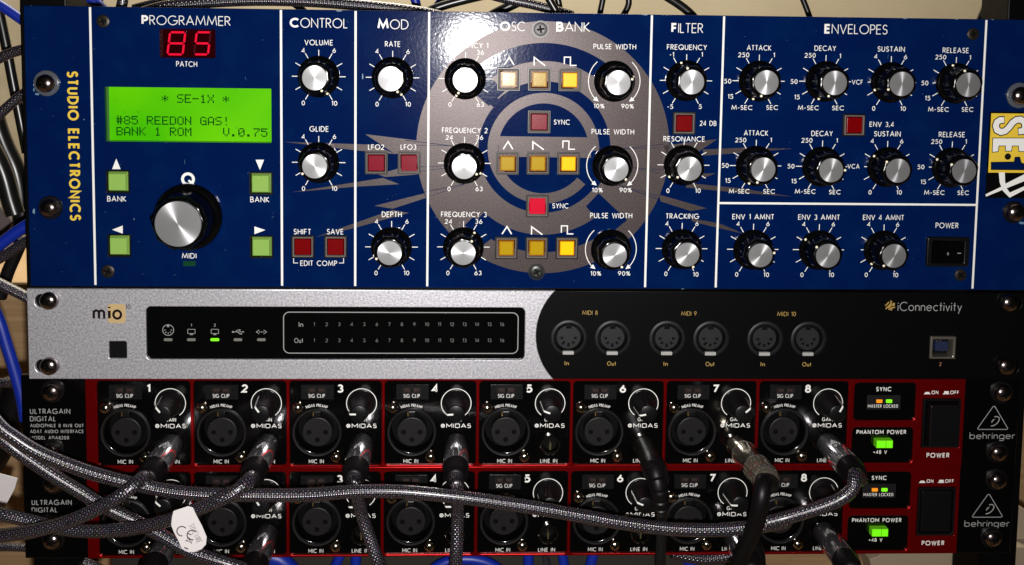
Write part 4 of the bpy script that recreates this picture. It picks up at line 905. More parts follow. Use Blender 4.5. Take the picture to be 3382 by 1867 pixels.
back_me = plate('face_plate', [[(Q2('p', 78, 1550)[0], uy0 - .1), (ex1, uy0 - .1), (ex1, uy1 + .1), (Q2('p', 78, 1550)[0], uy1 + .1)]] + ph_ + [rrect(pwr[0] + .3, pwr[1] - .3, pwr[2] + .3, pwr[3] - .3, .3)], -2.2, 0, m_blk, .2)
# shared part meshes
def lathe_me(name, prof, n, m, ang=40, close=True): mb = MB(); mb.lathe(prof, n, close=close); return mb.mesh(name, m, ang)
XR = lathe_me('mic_socket', [(12.0, 0), (11.9, .7), (11.5, 1.0), (10.9, .9), (10.7, .4), (10.5, -.3)], 56, m_char, close=False)
XB = lathe_me('socket_back', [(10.5, -.3), (10.2, -7.2), (.01, -7.2)], 40, m_void)
mbi = MB(); mbi.prism([(7.2 * math.cos(R(a)), 7.2 * math.sin(R(a))) for a in range(0, 360, 9)], -7, -.6); XI = mbi.mesh('socket_insert', m_char, 0, .3)
XP = lathe_me('pin_hole', [(1.25, -.58), (.01, -.58)], 18, m_void)
mbl = MB(); mbl.box(-1.7, 1.7, 7.6, 10.2, -6, -.3); XL = mbl.mesh('latch', m_knobm, 0, .3)
mbl = MB(); mbl.box(-2.15, -1.75, 7.7, 9.8, -4, -.6); XG = mbl.mesh('latch_spring', mat('brass_spring', (.35, .24, .08), .35, .8), 0)
JR = lathe_me('line_socket', [(5.0, 0), (5.0, 1.6), (4.6, 2.0), (3.9, 2.0), (3.6, 1.6), (3.6, -4)], 40, mat('dark_jack_ring', (.2, .19, .18), .2, 1.), close=False)
JB = lathe_me('socket_back', [(3.7, -4.1), (.01, -4.1)], 24, m_void)
mbl = MB(); mbl.box(-.35, .35, -2.6, 1.2, -2, 1.2); JC = mbl.mesh('spring_contact', mat('bronze_contact', (.4, .32, .17), .3, .9), 0)
GB = MB(); rf = lambda t, r, z: r * (1 - (.035 * (.5 - .5 * math.cos(40 * t)) if 1.8 < z < 13.6 else 0))
GB.lathe([(6.4, 0), (6.4, .9), (5.9, 1.4), (5.5, 1.9), (5.3, 2.2), (4.35, 13.4), (4.1, 13.9), (3.7, 14.1)], 160, rf=rf)
GB = GB.mesh('gain_knob', m_knobm, 60)
gp = MB(); n = 8
gp.v = []; 
for k in range(n + 1):
    z = 2.3 + (13.5 - 2.3) * k / n; r = 5.3 + (4.35 - 5.3) * k / n + .14; gp.v += [(r, -.36, z), (r, .36, z)]
gp.v += [(4.2, -.42, 14.05), (4.2, .42, 14.05), (3.7, -.42, 14.3), (3.7, .42, 14.3), (1.2, -.42, 14.3), (1.2, .42, 14.3)]
for k in range(n + 3): gp.f.append((2 * k, 2 * k + 1, 2 * k + 3, 2 * k + 2))
GP = gp.mesh('pointer_line', m_white, 0)
BS = MB(); BS.lathe([(2.75, 0), (2.8, .6)] + [(2.7 * math.cos(R(a)), .7 + 2.0 * math.sin(R(a))) for a in (10, 30, 50, 70, 84)], 28); BS = BS.mesh('socket_screw', m_brass, 50)
bsx = MB(); bsx.lathe([(.8, 2.66), (.5, 2.74)], 6); BSX = bsx.mesh('hex_recess', m_void, 0)
arcm = MB(); arcm.stroke(circ(0, 0, 7.25, 60, -54, 234), .36, .06); ARC = arcm.mesh('gain_arc', m_white, 0)
def tmpl_text(s, t, x0, x1, y, hz, t2=None, w=.13, ex=3.2, m=None, z=.06, **k):
    a, b = rel(t, x0, y), rel(t, x1, y); c, d = rel(t, x0, y - hz / 2), rel(t, x0, y + hz / 2)
    mb = MB(); cx, cy = (a[0] + b[0]) / 2, (a[1] + b[1]) / 2; glyph_run(mb, s, w, a[0] - cx, b[0] - cx, 0, c[1] - d[1], z, ex=ex, **k)
    return (mb.mesh('lettering', m or m_white, 0), cx, cy, s)
TT = [tmpl_text('MIC IN', 'n', 1912, 2037, 452, 33), tmpl_text('LINE IN', 'n', 2278, 2422, 452, 33)]
gt = MB(); glyph_run(gt, 'GAIN', .17, -2.6, 2.6, 0, 1.9, .06, ex=3.2); TT.append((gt.mesh('lettering', m_white, 0), gk[0], rel('j', 2362, 1200)[1], 'GAIN'))
q = rel('j', 2248, 1252); r_ = rel('j', 2276, 1252); r2 = rel('j', 2485, 1252)
md = MB(); md.stroke(circ(0, 0, .78, 18), .42, .06, True); md.stroke([(-.45, -.45), (.45, .45)], .25, .1); md.stroke([(-.45, .45), (.45, -.45)], .25, .13)
glyph_run(md, 'MIDAS', .15, r_[0] - q[0], r2[0] - q[0], 0, 2.15, .06, ex=5, space=.16); TT.append((md.mesh('lettering', m_white, 0), q[0], q[1], 'MIDAS'))
ap = MB(); glyph_run(ap, 'MIDAS PREAMP', .17, -5.3, 5.3, 0, 1.5, .06, ex=3, arc=(0, 0, math.pi / 2, 12.9)); TT.append((ap.mesh('lettering', m_white, 0), xlr[0] - .2, xlr[1] + .6, 'MIDAS PREAMP'))
DG = {}
for k in range(8):
    mb = MB(); glyph_run(mb, str(k + 1), .21, -1.55 if k else -1.0, 1.55 if k else 1.0, 0, 4.1, .06); DG[k] = mb.mesh('lettering', m_white, 0)
sb = (rel('j', 1857, 967), rel('j', 2130, 967), rel('j', 2000, 1028), rel('j', 2000, 906))
mb = MB(); mb.prism(rrect(sb[0][0], sb[1][0], sb[2][1], sb[3][1], .3), -.1, .12); SBX = mb.mesh('signal_window', m_chard, 0)
sx = (rel('j', 1912, 955), rel('j', 2065, 955)); mb = MB(); cy = rel('j', 2000, 950)[1]
mb.stroke(rrect(sx[0][0], sx[1][0], cy - 1.3, cy + 1.3, .3), .18, .2, True); mb.box(sx[0][0] + .7, sx[0][0] + 3.6, cy - .7, cy + .7, .1, .3); mb.box(sx[1][0] - 3.6, sx[1][0] - .7, cy - .7, cy + .7, .1, .3)
SLD = mb.mesh('signal_leds', mat('smoked_led', (.035, .022, .02), .3), 0)
SCT = tmpl_text('SIG CLIP', 'j', 1918, 2055, 998, 32, w=.14, z=.16)

GA = {0: [128, 125, 180, 184, 160, 190, 42, 62], 1: [138, 120, 180, 180, 176, 158, 178, 60]}
def build_unit(u, root, off):
    ox, oy = off
    def pu(name, me, parent, x, y, z=0, rz=0, label=None): return put(name, me, parent, (x, y, z), rz, label)
    bp = put('face_plate', back_me, root)
    rf_ = put('red_frame', red_me, root)
    mb = MB(); mb.box(30, ex1 - 24, uy0 + 1, uy1 - 1, -190, -8); put('chassis', mb.mesh('chassis', m_blkm), root)
    for k in range(8):
        bx_, by_ = ax[k], e1[1]
        put('lettering', DG[k], bp, (bx_, by_, 0), label='white number %d' % (k + 1))
        for me, x, y, s in TT: put('lettering', me, bp, (bx_ + x, by_ + y, 0), label='lettering reading ' + s)
        w_ = put('signal_window', SBX, root, (bx_, by_, 0)); put('signal_leds', SLD, w_); put('lettering', SCT[0], w_, (SCT[1], SCT[2], 0), label='lettering reading SIG CLIP')
        put('gain_arc', ARC, bp, (bx_ + gk[0], by_ + gk[1], 0))
        kb = put('gain_knob', GB, root, (bx_ + gk[0], by_ + gk[1], 0), R(GA[u][k]), label='ribbed black gain knob of channel %d' % (k + 1)); put('pointer_line', GP, kb)
        ms = put('mic_socket', XR, root, (bx_ + xlr[0], by_ + xlr[1], 0), label='round three-pin microphone socket of channel %d' % (k + 1))
        put('socket_back', XB, ms); put('socket_insert', XI, ms, (0, -.15, 0)); put('latch', XL, ms); put('latch_spring', XG, ms)
        for hx, hy in ((-4.05, -.2), (4.05, -.2), (0, -4.0)): put('pin_hole', XP, ms, (hx, hy, .02))
        ls = put('line_socket', JR, root, (bx_ + jk[0], by_ + jk[1], 0), label='line input jack socket of channel %d' % (k + 1)); put('socket_back', JB, ls); put('spring_contact', JC, ls)
        for t, x, y in (('j', 1826, 1098), ('n', 2142, 412)):
            q = rel(t, x, y); sc_ = put('socket_screw', BS, root, (bx_ + q[0], by_ + q[1], 0)); put('hex_recess', BSX, sc_)
    # left lettering
    def AT(t, x0, x1, y, s, hz, **kw):
        a, b = Q2(t, x0, y), Q2(t, x1, y); c, d = Q2(t, x0, y - hz / 2), Q2(t, x0, y + hz / 2)
        return letter(bp, s, a[0], b[0], (a[1] + b[1]) / 2, c[1] - d[1], ex=3.2, **kw)
    for t, x0, x1, y, s, hz, w in (('i', 255, 598, 1130, 'ULTRAGAIN', 44, .16), ('i', 255, 475, 1194, 'DIGITAL', 44, .16), ('i', 257, 712, 1251, 'AUDIOPHILE 8 IN/8 OUT', 30, .19), ('i', 257, 712, 1301, 'ADAT AUDIO INTERFACE', 30, .19), ('m', 257, 587, 255, 'MODEL ADA8200', 30, .19)):
        AT(t, x0, x1, y, s, hz, w=w, m=m_dim, z=.06)
    # sync and phantom
    AT('l', 1150, 1295, 1067, 'SYNC', 42, w=.19, z=.06)
    a, b = Q2('l', 1062, 1125), Q2('l', 1380, 1264); mb = MB(); mb.prism(rrect(a[0], b[0], b[1], a[1], .3), -.1, .12); w_ = put('sync_window', mb.mesh('sync_window', m_char, 0), root)
    for x, m, nm in ((1178, m_ledo, 'orange'), (1272, m_ledg, 'green')):
        q = Q2('l', x, 1182); mb = MB(); mb.prism(rrect(q[0] - 1.45, q[0] + 1.45, q[1] - .8, q[1] + .8, .2), .05, .5); put('status_led', mb.mesh('status_led', m, 0), w_, label='lit %s status light' % nm)
    AT('l', 1070, 1358, 1230, 'MASTER LOCKED', 32, w=.17, z=.16)
    AT('q', 960, 1438, 117, 'PHANTOM POWER', 40, w=.19, z=.06)
    AT('q', 1120, 1253, 310, '+48 V', 36, w=.18, z=.06)
    a, b = Q2('q', 1128, 172), Q2('q', 1282, 246); mb = MB(); mb.box(a[0], b[0], b[1], a[1], -1, 3.4); pb = put('phantom_button', mb.mesh('phantom_button', m_phs, 0, .2), root, label='green lit push button')
    for q0, q1 in ((0, .56), (.6, 1)):
        mb = MB(); w2 = b[0] - a[0]; mb.box(a[0] + .15 + (w2 - .3) * q0, a[0] + .15 + (w2 - .3) * q1, b[1] + .15, a[1] - .15, 3.3, 3.6); put('lit_window', mb.mesh('lit_window', m_phg, 0, .1), pb)
    # power
    AT('q', 1627, 1845, 333, 'POWER', 46, w=.2, z=RH + .06)
    AT('l', 1675, 1740, 1092, 'ON', 34, w=.2, z=RH + .06); AT('l', 1855, 1938, 1092, 'OFF', 34, w=.2, z=RH + .06)
    mb = MB(); mb.poly([Q2('l', *p) for p in ((1600, 1110), (1665, 1110), (1650, 1088), (1618, 1088))], RH + .06); mb.poly([Q2('l', *p) for p in ((1783, 1110), (1846, 1110), (1846, 1104), (1783, 1104))], RH + .06); mb.poly([Q2('l', *p) for p in ((1792, 1103), (1840, 1103), (1840, 1080), (1798, 1080))], RH + .08)
    put('switch_mark', mb.mesh('switch_mark', m_white, 0), bp)
    ps = put('power_switch', plate('power_switch', [rrect(pwr[0] + .2, pwr[1] - .2, pwr[2] + .2, pwr[3] - .2, .3), rrect(pwr[0] + 1.2, pwr[1] - 1.2, pwr[2] + 1.4, pwr[3] - 1.2, .3)], -4, 1.5, m_knobm, .25), root, label='black square power push switch')
    dz = 1.2 if u else 5.5
    mb = MB(); mb.frustum(pwr[0] + 1.5, pwr[1] - 1.5, pwr[2] + 1.7, pwr[3] - 1.5, -5, dz, .6); put('switch_cap', mb.mesh('switch_cap', m_knobm, 0, .4), ps)
    # logo
    ctr = [Q2('l', 2287, 1222), Q2('q', 2425, 92), Q2('q', 2120, 92)]
    tri = []
    for i in range(3):
        p, c_, n_ = Vector(ctr[i - 1]), Vector(ctr[i]), Vector(ctr[(i + 1) % 3]); e0 = c_ + (p - c_).normalized() * 1.3; e2 = c_ + (n_ - c_).normalized() * 1.3
        for t_ in range(5): s_ = t_ / 4; tri.append(tuple((1 - s_) ** 2 * e0 + 2 * s_ * (1 - s_) * c_ + s_ * s_ * e2))
    mb = MB(); mb.stroke(tri, .38, .06, True); cx, cy = ctr[0][0], (ctr[0][1] * .36 + ctr[1][1] * .64)
    pts = []
    for k in range(15):
        t_ = R(215 + (420 - 215) * k / 14); X, Y = 3.1 * math.cos(t_), 1.9 * math.sin(t_); c45, s45 = math.cos(R(38)), math.sin(R(38)); pts.append((cx + .3 + X * c45 - Y * s45, cy - .3 + X * s45 + Y * c45))
    mb.stroke(pts, .5, .06); mb.poly([(cx - .9, cy - 1.2), (cx - .1, cy - .2), (cx + .9, cy + 1.0), (cx - .2, cy + .6), (cx - .9, cy - .3)], .1)
    put('logo_mark', mb.mesh('logo_mark', m_dim, 0), bp)
    a, b = Q2('q', 2048, 185), Q2('q', 2485, 185); mb = MB(); glyph_run(mb, 'behringer', .10, a[0], b[0], a[1] + 1.75, 3.5, .06, ex=2.6, space=.13); put('lettering', mb.mesh('lettering', m_dim, 0), bp, label='pale lettering reading behringer')
    for t, x, y in ((('i', 437, 968), ('m', 432, 372), ('l', 2375, 1108), ('q', 2330, 322)) if u == 0 else (('i', 437, 968), ('m', 428, 360), ('l', 2378, 1100), ('q', 2328, 300))):
        cx, cy = Q2(t, x, y, 2); rack_screw(root, cx, cy, 4.2, (5.6, m_rubber))
    return root
unA = thing('audio_interface', 'upper of the two black and red eight-channel audio interfaces, directly under the silver box', 'audio interface', (U0, V0, 0), 'red and black audio interfaces')
build_unit(0, unA, (0, 0))
unB = thing('audio_interface', 'lower of the two black and red eight-channel audio interfaces, crossed by cables', 'audio interface', (U0 + BX - TX, V0 + BY - TY, 0), 'red and black audio interfaces')
build_unit(1, unB, (0, 0))

# ================================================================== PLUGS AND CABLES
def catmull(pts, step=2.0):
    pts = [Vector(p) for p in pts]; q = [pts[0] * 2 - pts[1]] + pts + [pts[-1] * 2 - pts[-2]]; o = []
    for i in range(1, len(q) - 2):
        p0, p1, p2, p3 = q[i - 1], q[i], q[i + 1], q[i + 2]; n = max(2, int((p2 - p1).length / step))
        for k in range(n):
            t = k / n
            o.append(.5 * ((2 * p1) + (p2 - p0) * t + (2 * p0 - 5 * p1 + 4 * p2 - p3) * t * t + (3 * p1 - p0 - 3 * p2 + p3) * t ** 3))
    o.append(pts[-1]); return o
def jackpos(u, ch):
    x, y = U0 + ax[ch] + jk[0], V0 + e1[1] + jk[1]
    if u: x += BX - TX; y += BY - TY
    return Vector((x, y, 0))
def axis_mesh(name, base, end, prof, m, n=36, ang=40):
    """surface of revolution about the line base->end; prof = [(r, distance mm)]"""
    mb = MB(); mb.lathe(prof, n); me = mb.mesh(name, m, ang)
    d = (end - base).normalized(); me.transform(d.to_track_quat('Z', 'Y').to_matrix().to_4x4()); return me
def cable(name, label, pts, r, m, origin=None, group=None, uvon=False, n=14, step=2.0, cat='cable'):
    """pts in absolute panel mm"""
    o0 = Vector(origin if origin is not None else pts[0])
    t = thing(name, label, cat, (o0.x, o0.y, o0.z), group)
    mb = MB(); cp = [p - o0 for p in catmull(pts, step)]; mb.tube(cp, r, n, uvon=uvon); put('cable_sleeve' if uvon else 'cable_jacket', mb.mesh('cable_sleeve', m, 80), t)
    return t
def plug_cable(label, u, ch, path, tilt=(0, 0), r=2.95):
    b = jackpos(u, ch); e = b + Vector((tilt[0], tilt[1], 38)); d = (e - b).normalized()
    exit_ = b + d * 36
    t = cable('braided_cable', label, [exit_, exit_ + d * 5] + path, r, m_braid, origin=b, group='braided jack cables', uvon=True)
    p = put('plug_barrel', axis_mesh('plug_barrel', b, e, [(3.1, -3), (3.1, .9), (5.7, 1.1), (6.0, 1.6), (6.0, 26.2), (5.85, 27)], m_chrome if u == 0 else m_gun), t)
    put('plug_boot', axis_mesh('plug_boot', b, e, [(5.85, 26.9), (6.1, 27.2), (6.05, 29), (5.7, 33), (4.9, 36.2), (4.1, 37.8), (3.2, 38.2)], m_rubber), t)
    return t
m3 = lambda t, *L_: [P3(t, *q) for q in L_]
c1 = plug_cable('braided cable from the leftmost plug, sweeping down left over the other cables', 0, 0,
    m3('m', (1215, 590, 50), (1120, 680, 56), (960, 790, 58), (780, 885, 58), (560, 975, 58), (300, 1045, 58), (0, 1090, 56), (-300, 1110, 50)))
c2 = plug_cable('braided cable from the second plug carrying a white paper tag', 0, 1,
    m3('m', (2130, 590, 49), (2060, 670, 54), (1940, 750, 56), (1800, 815, 56), (1640, 880, 54), (1450, 950, 50), (1200, 1015, 47), (950, 1045, 45), (700, 1048, 44), (500, 1020, 43), (250, 960, 42), (0, 905, 42), (-300, 850, 40)))
c3 = plug_cable('braided cable from the third plug, dropping down and slanting right', 0, 2,
    m3('n', (700, 640, 40), (712, 740, 36), (750, 880, 34), (795, 1020, 34), (845, 1160, 35), (895, 1300, 36), (950, 1450, 36), (1010, 1600, 34)))
c4 = plug_cable('braided cable hanging straight down from the fourth plug', 0, 3,
    m3('n', (1572, 670, 40), (1577, 800, 36), (1575, 950, 35), (1572, 1100, 36), (1566, 1250, 37), (1556, 1420, 37), (1550, 1600, 36)))
c8 = plug_cable('long braided cable looping from the rightmost upper plug left across the lower unit', 0, 7,
    m3('q', (940, 520, 50), (935, 640, 53), (850, 735, 54), (700, 812, 53), (480, 885, 51), (260, 950, 49), (50, 1005, 48)) +
    m3('o', (2060, 965, 48), (1850, 1005, 47), (1450, 1040, 47), (1050, 1030, 47), (650, 980, 47), (250, 910, 47), (-100, 850, 47)) +
    m3('n', (1950, 810, 47), (1650, 768, 47), (1350, 735, 47), (1050, 712, 47), (700, 712, 47), (350, 738, 46), (0, 745, 45)) +
    m3('m', (2100, 742, 45), (1800, 738, 44), (1500, 715, 44), (1250, 672, 44), (1000, 615, 45), (750, 545, 46), (500, 455, 47), (300, 366, 48), (130, 258, 49), (-20, 140, 50), (-200, -120, 50)),
    tilt=(1.0, 0))
c0 = cable('braided_cable', 'braided cable entering at the left edge and running down right under the tag', 
    m3('m', (-250, 30, 40), (-20, 230, 40), (120, 345, 40), (260, 445, 39), (400, 540, 38), (550, 635, 37), (700, 725, 36), (850, 820, 35), (1000, 895, 34), (1150, 965, 33), (1300, 1045, 33), (1450, 1130, 34), (1600, 1215, 35), (1800, 1285, 36), (2000, 1350, 36), (2250, 1440, 36)),
    3.0, m_braid, group='braided jack cables', uvon=True)
cb1 = plug_cable('braided cable leaving the lower unit first jack at the bottom edge', 1, 0, m3('m', (1250, 1400, 46), (1200, 1560, 46), (1180, 1700, 44)))
cb2 = plug_cable('braided cable leaving the lower unit second jack at the bottom edge', 1, 1, m3('m', (2140, 1400, 46), (2100, 1560, 46), (2080, 1700, 44)))
cb8 = plug_cable('braided cable leaving the lower unit last jack towards the bottom right', 1, 7, m3('q', (900, 1480, 46), (880, 1640, 46), (880, 1800, 44)), tilt=(1, 0))
cb7 = plug_cable('braided cable leaving the lower unit seventh jack, hidden behind the thick black cable', 1, 6, m3('o', (1790, 1430, 40), (1780, 1560, 40), (1770, 1700, 38)))
# ring print round the plug fronts (white maker's mark reads along the barrel edge)
for cc, u, ch in ((c1, 0, 0), (c2, 0, 1), (c3, 0, 2), (c4, 0, 3)):
    mb = MB(); mb.lathe([(6.03, 21.0), (6.03, 21.3)], 36, close=False)
# black moulded plug in channel 6
b = jackpos(0, 5); e = b + Vector((.5, -.5, 40)); d = (e - b).normalized()
path = m3('o', (935, 520, 45), (955, 620, 49), (975, 730, 50), (985, 850, 48))
t6 = thing('moulded_cable', 'thin black cable with ribbed strain relief from the sixth upper jack, hanging down', 'cable', (b.x, b.y, 0))
mb = MB(); full = catmull([b + d * 33, b + d * 38] + path + m3('o', (995, 960, 42), (990, 1080, 40), (985, 1220, 40), (985, 1400, 40), (985, 1600, 40)), 1.2); mb.tube([p - b for p in full], 2.35, 14)
put('cable_jacket', mb.mesh('cable_jacket', m_pvc, 80), t6)
put('plug_body', axis_mesh('plug_body', b, e, [(3.1, -3), (3.1, .9), (4.3, 1.1), (4.6, 2), (4.9, 8), (4.9, 20), (5.6, 23), (5.7, 31), (5.2, 34), (3.4, 35)], m_rubber), t6)
rl_ = catmull([b + d * 33, b + d * 38] + path, .5); mb = MB()
mb.tube([p - b for p in rl_], lambda s, L: (5.0 - 1.2 * s) * (1 - .13 * (1 if (L % 4.2) < 1.0 else 0)), 24); put('strain_relief', mb.mesh('strain_relief', m_rubber, 30), t6)
# metal plug in channel 7 with thick black cable
b = jackpos(0, 6); e = b + Vector((3.4, 1.0, 44)); d = (e - b).normalized()
t7 = thing('metal_plug_cable', 'thick black cable with nickel barrel plug, lying over the long braided cable', 'cable', (b.x, b.y, 0))
mb = MB(); full = catmull([b + d * 41, b + d * 47] + m3('o', (1862, 640, 58), (1845, 740, 62), (1825, 850, 62), (1795, 980, 60), (1750, 1090, 58), (1700, 1190, 56), (1655, 1310, 54), (1600, 1450, 52), (1560, 1600, 50)), 1.5); mb.tube([p - b for p in full], 3.75, 18)
put('cable_jacket', mb.mesh('cable_jacket', m_rubber, 80), t7)
put('plug_barrel', axis_mesh('plug_barrel', b, e, [(3.1, -3), (3.1, .9), (4.6, 1.0), (4.9, 1.5), (4.9, 11)], m_nickel), t7)
put('plug_barrel', axis_mesh('plug_barrel', b, e, [(4.9, 11.0), (6.0, 11.2), (6.2, 11.8), (6.2, 13), (6.0, 13.2), (6.0, 29), (6.2, 29.3)], m_nickel), t7)
put('plug_collar', axis_mesh('plug_collar', b, e, [(6.2, 29.3), (6.55, 29.5), (6.55, 31), (6.35, 31.3), (6.35, 38), (6.0, 41), (5.2, 43.2), (4.0, 44), (3.6, 44)], m_nickel), t7)
# white tag on the second cable
tg = MB()
TP = [(1475, 880), (1600, 838), (1640, 850), (1665, 905), (1720, 1010), (1758, 1100), (1752, 1165), (1715, 1205), (1650, 1230), (1600, 1228), (1545, 1200), (1515, 1130), (1478, 1060), (1455, 1000), (1462, 930)]
b2 = jackpos(0, 1)
pp = [P('m', x, y, 60) for x, y in TP]
tg.prism([(p.x - b2.x, p.y - b2.y) for p in pp], 60 - .25, 60); tag_ = put('paper_tag', tg.mesh('paper_tag', m_wht, 0, .1, 1), c2, label='white rounded paper tag folded round the cable')
fold = MB(); fp = [P3('m', 1475, 880, 60), P3('m', 1600, 838, 60), P3('m', 1570, 800, 56), P3('m', 1470, 835, 54)]
def rotext(s, t, p, q, h, w, z, par, m, **k):
    a, bb = P(t, *p, z), P(t, *q, z); d_ = bb - a; mb = MB(); glyph_run(mb, s, w, 0, d_.length, 0, h, 0, **k)
    return put('lettering', mb.mesh('lettering', m, 0), par, (a.x - b2.x, a.y - b2.y, z + .08), math.atan2(d_.y, d_.x), label='lettering reading ' + s)
m_tagi = mat('grey_tag_ink', (.09, .08, .08), .5)
rotext('SYNCWIRE', 'm', (1628, 992), (1700, 1145), 2.6, .09, 60, tag_, m_tagi)
mb = MB(); mb.stroke(circ(0, 0, 2.1, 14, 60, 300), .5, 0); mb.stroke([(4.6 + 2.1 * math.cos(R(a)), 2.1 * math.sin(R(a))) for a in range(60, 301, 16)], .5, 0); mb.stroke([(2.6, 0), (4.4, 0)], .45, .05)
q = P('m', 1548, 1050, 60); put('logo_mark', mb.mesh('logo_mark', m_tagi, 0), tag_, (q.x - b2.x, q.y - b2.y, 60.08), R(-22), label='printed conformity letters')
mb = MB(); mb.stroke([(-1.2, -1.6), (1.2, 1.6)], .22, 0); mb.stroke([(-1.2, 1.6), (1.2, -1.6)], .22, .04); mb.stroke([(-.9, 1), (.9, 1), (.6, -1.2), (-.6, -1.2)], .22, .08, True); mb.stroke([(-3.9, -1.2), (-3.9, .6)], .6, .0)
q = P('m', 1612, 1125, 60); put('logo_mark', mb.mesh('logo_mark', m_tagi, 0), tag_, (q.x - b2.x, q.y - b2.y, 60.08), R(65), label='printed crossed bin mark')

# ================================================================== RACK RAILS
rack = thing('equipment_rack', 'black steel rack rails standing behind the ears of all the units', 'rack', (-241, -340, 0))
for x0_, x1_ in ((bx0 - 3.4, 17), (466.5, 486)):
    mb = MB(); mb.box(x0_, x1_, 0, 640, -30, -3.6)
    rr = put('rack_rail', mb.mesh('rack_rail', m_blkm, 0, .6), rack)
    hx = 7 if x0_ < 0 else 474
    for k in range(5):
        hm_ = MB(); hm_.prism(rrect(hx - 3.4, hx + 3.4, 20 + k * 44.45, 27 + k * 44.45, .6), -3.62, -3.5); put('square_hole', hm_.mesh('square_hole', m_void, 0), rr)
sh = thing('blank_unit', 'black recessed rack unit just below the lower audio interface', 'rack unit', (-241, -182, 0))
mb = MB(); mb.box(22, 352, 0, 44, -60, -35); put('front_plate', mb.mesh('front_plate', mat('brown_black_metal', (.02, .017, .013), .5), 0, .5), sh)
mb = MB(); mb.box(96, 250, 45.0, 46.0, -60, -34); put('top_lip', mb.mesh('top_lip', mat('worn_lip', (.13, .11, .08), .5), 0), sh)

# ================================================================== BACKGROUND
def struct(name, me, loc=(0, 0, 0)):
    o = bpy.data.objects.new(name, me); COL.objects.link(o); o.location = loc; o['kind'] = 'structure'; return o
def wbox(name, x0, x1, y0, y1, z0, z1, m, bevel=0):
    mb = MB(); mb.box(x0 * 1e3, x1 * 1e3, y0 * 1e3, y1 * 1e3, z0 * 1e3, z1 * 1e3); return mb.mesh(name, m, 0, bevel)
struct('wall', wbox('wall', -3, 3, 1.3, 1.4, -1.2, 2.2, m_wall))
ft = P('i', 60, 30, -330)
cb = bpy.data.objects.new('wooden_cabinet', wbox('wooden_cabinet', -.9, 1.0, .33, .455, -1.0, ft.y * MM, m_wood, 2)); COL.objects.link(cb)
cb['label'] = 'light wooden furniture panel behind the lower part of the rack'; cb['category'] = 'cabinet'
struct('floor', wbox('floor', -3, 3, -1.5, 1.3, -1.25, -1.2, m_wood))
# pale paper at the left, dark box in the corner
t = thing('paper_sheet', 'blank white paper tag hanging at the left edge of the picture', 'paper', (*P('m', 0, 700, -40), -40))
o0 = P('m', 0, 700, -40); mb = MB(); mb.prism([tuple(P('m', *p, -40) - o0) for p in ((-160, 520), (60, 575), (150, 600), (125, 690), (30, 865), (-160, 880))], -.2, 0.2); put('sheet', mb.mesh('sheet', m_wht, 0), t)
t = thing('dark_box', 'dark grey brown box edge between the cables at the left', 'box', (*P('e', 0, 700, -120), -120))
o0 = P('e', 0, 700, -120); mb = MB(); mb.prism([tuple(P('e', *p, -120) - o0) for p in ((-200, 500), (0, 575), (110, 705), (60, 790), (0, 880), (-200, 900))], -60, 0); put('box_body', mb.mesh('box_body', mat('taupe_card', (.10, .075, .075), .6), 0, .5), t)
t = thing('dark_bracket', 'dark metal bracket above the top left corner of the blue panel', 'bracket', (*P('a', 300, 0, -60), -60))
o0 = P('a', 300, 0, -60); mb = MB(); mb.prism([tuple(P('a', *p, -60) - o0) for p in ((165, -200), (570, -200), (570, 120), (165, 120))], -20, 0); put('bracket_body', mb.mesh('bracket_body', mat('dark_steel', (.035, .025, .026), .5), 0, .5), t)
t = thing('white_card', 'white card showing above the blue panel beside the dark bracket', 'card', (*P('a', 640, 0, -120), -120))
o0 = P('a', 640, 0, -120); mb = MB(); mb.prism([tuple(P('a', *p, -120) - o0) for p in ((570, -200), (900, -200), (860, 120), (570, 120))], -1, 0); put('card', mb.mesh('card', mat('white_card', (.6, .58, .6), .6), 0), t)
t = thing('upper_bracket', 'black rack bracket with a screw above the top right corner of the blue panel', 'bracket', (*P('s', 2500, 0, -50), -50))
o0 = P('s', 2500, 0, -50); mb = MB(); mb.prism([tuple(P('s', *p, -50) - o0) for p in ((2462, -200), (2800, -200), (2800, 200), (2455, 200))], -20, 0); put('bracket_body', mb.mesh('bracket_body', m_blkm, 0, .5), t)
t = thing('desk_board', 'pale board visible under the right end of the lower audio interface', 'board', (*P('q', 1400, 1350, -90), -90))
o0 = P('q', 1400, 1350, -90); mb = MB(); mb.prism([tuple(P('q', *p, -90) - o0) for p in ((1085, 1345), (1180, 1315), (1200, 1230), (3000, 1230), (3000, 1600), (1150, 1600))], -18, 0); put('board', mb.mesh('board', mat('beige_board', (.34, .265, .185), .6, noise=[(900, .68, .76, (.2, .15, .1))]), 0, .5), t)
t = thing('side_panel', 'beige wall panel at the lower right beyond the rack rail', 'panel', (*P('q', 2500, 1100, -100), -100))
o0 = P('q', 2500, 1100, -100); mb = MB(); mb.prism([tuple(P('q', *p, -100) - o0) for p in ((2480, 740), (2505, 830), (2900, 1100), (2900, 1700), (2400, 1700), (2440, 1300))], -15, 0); put('board', mb.mesh('board', mat('beige_panel', (.36, .28, .20), .6), 0, .5), t)
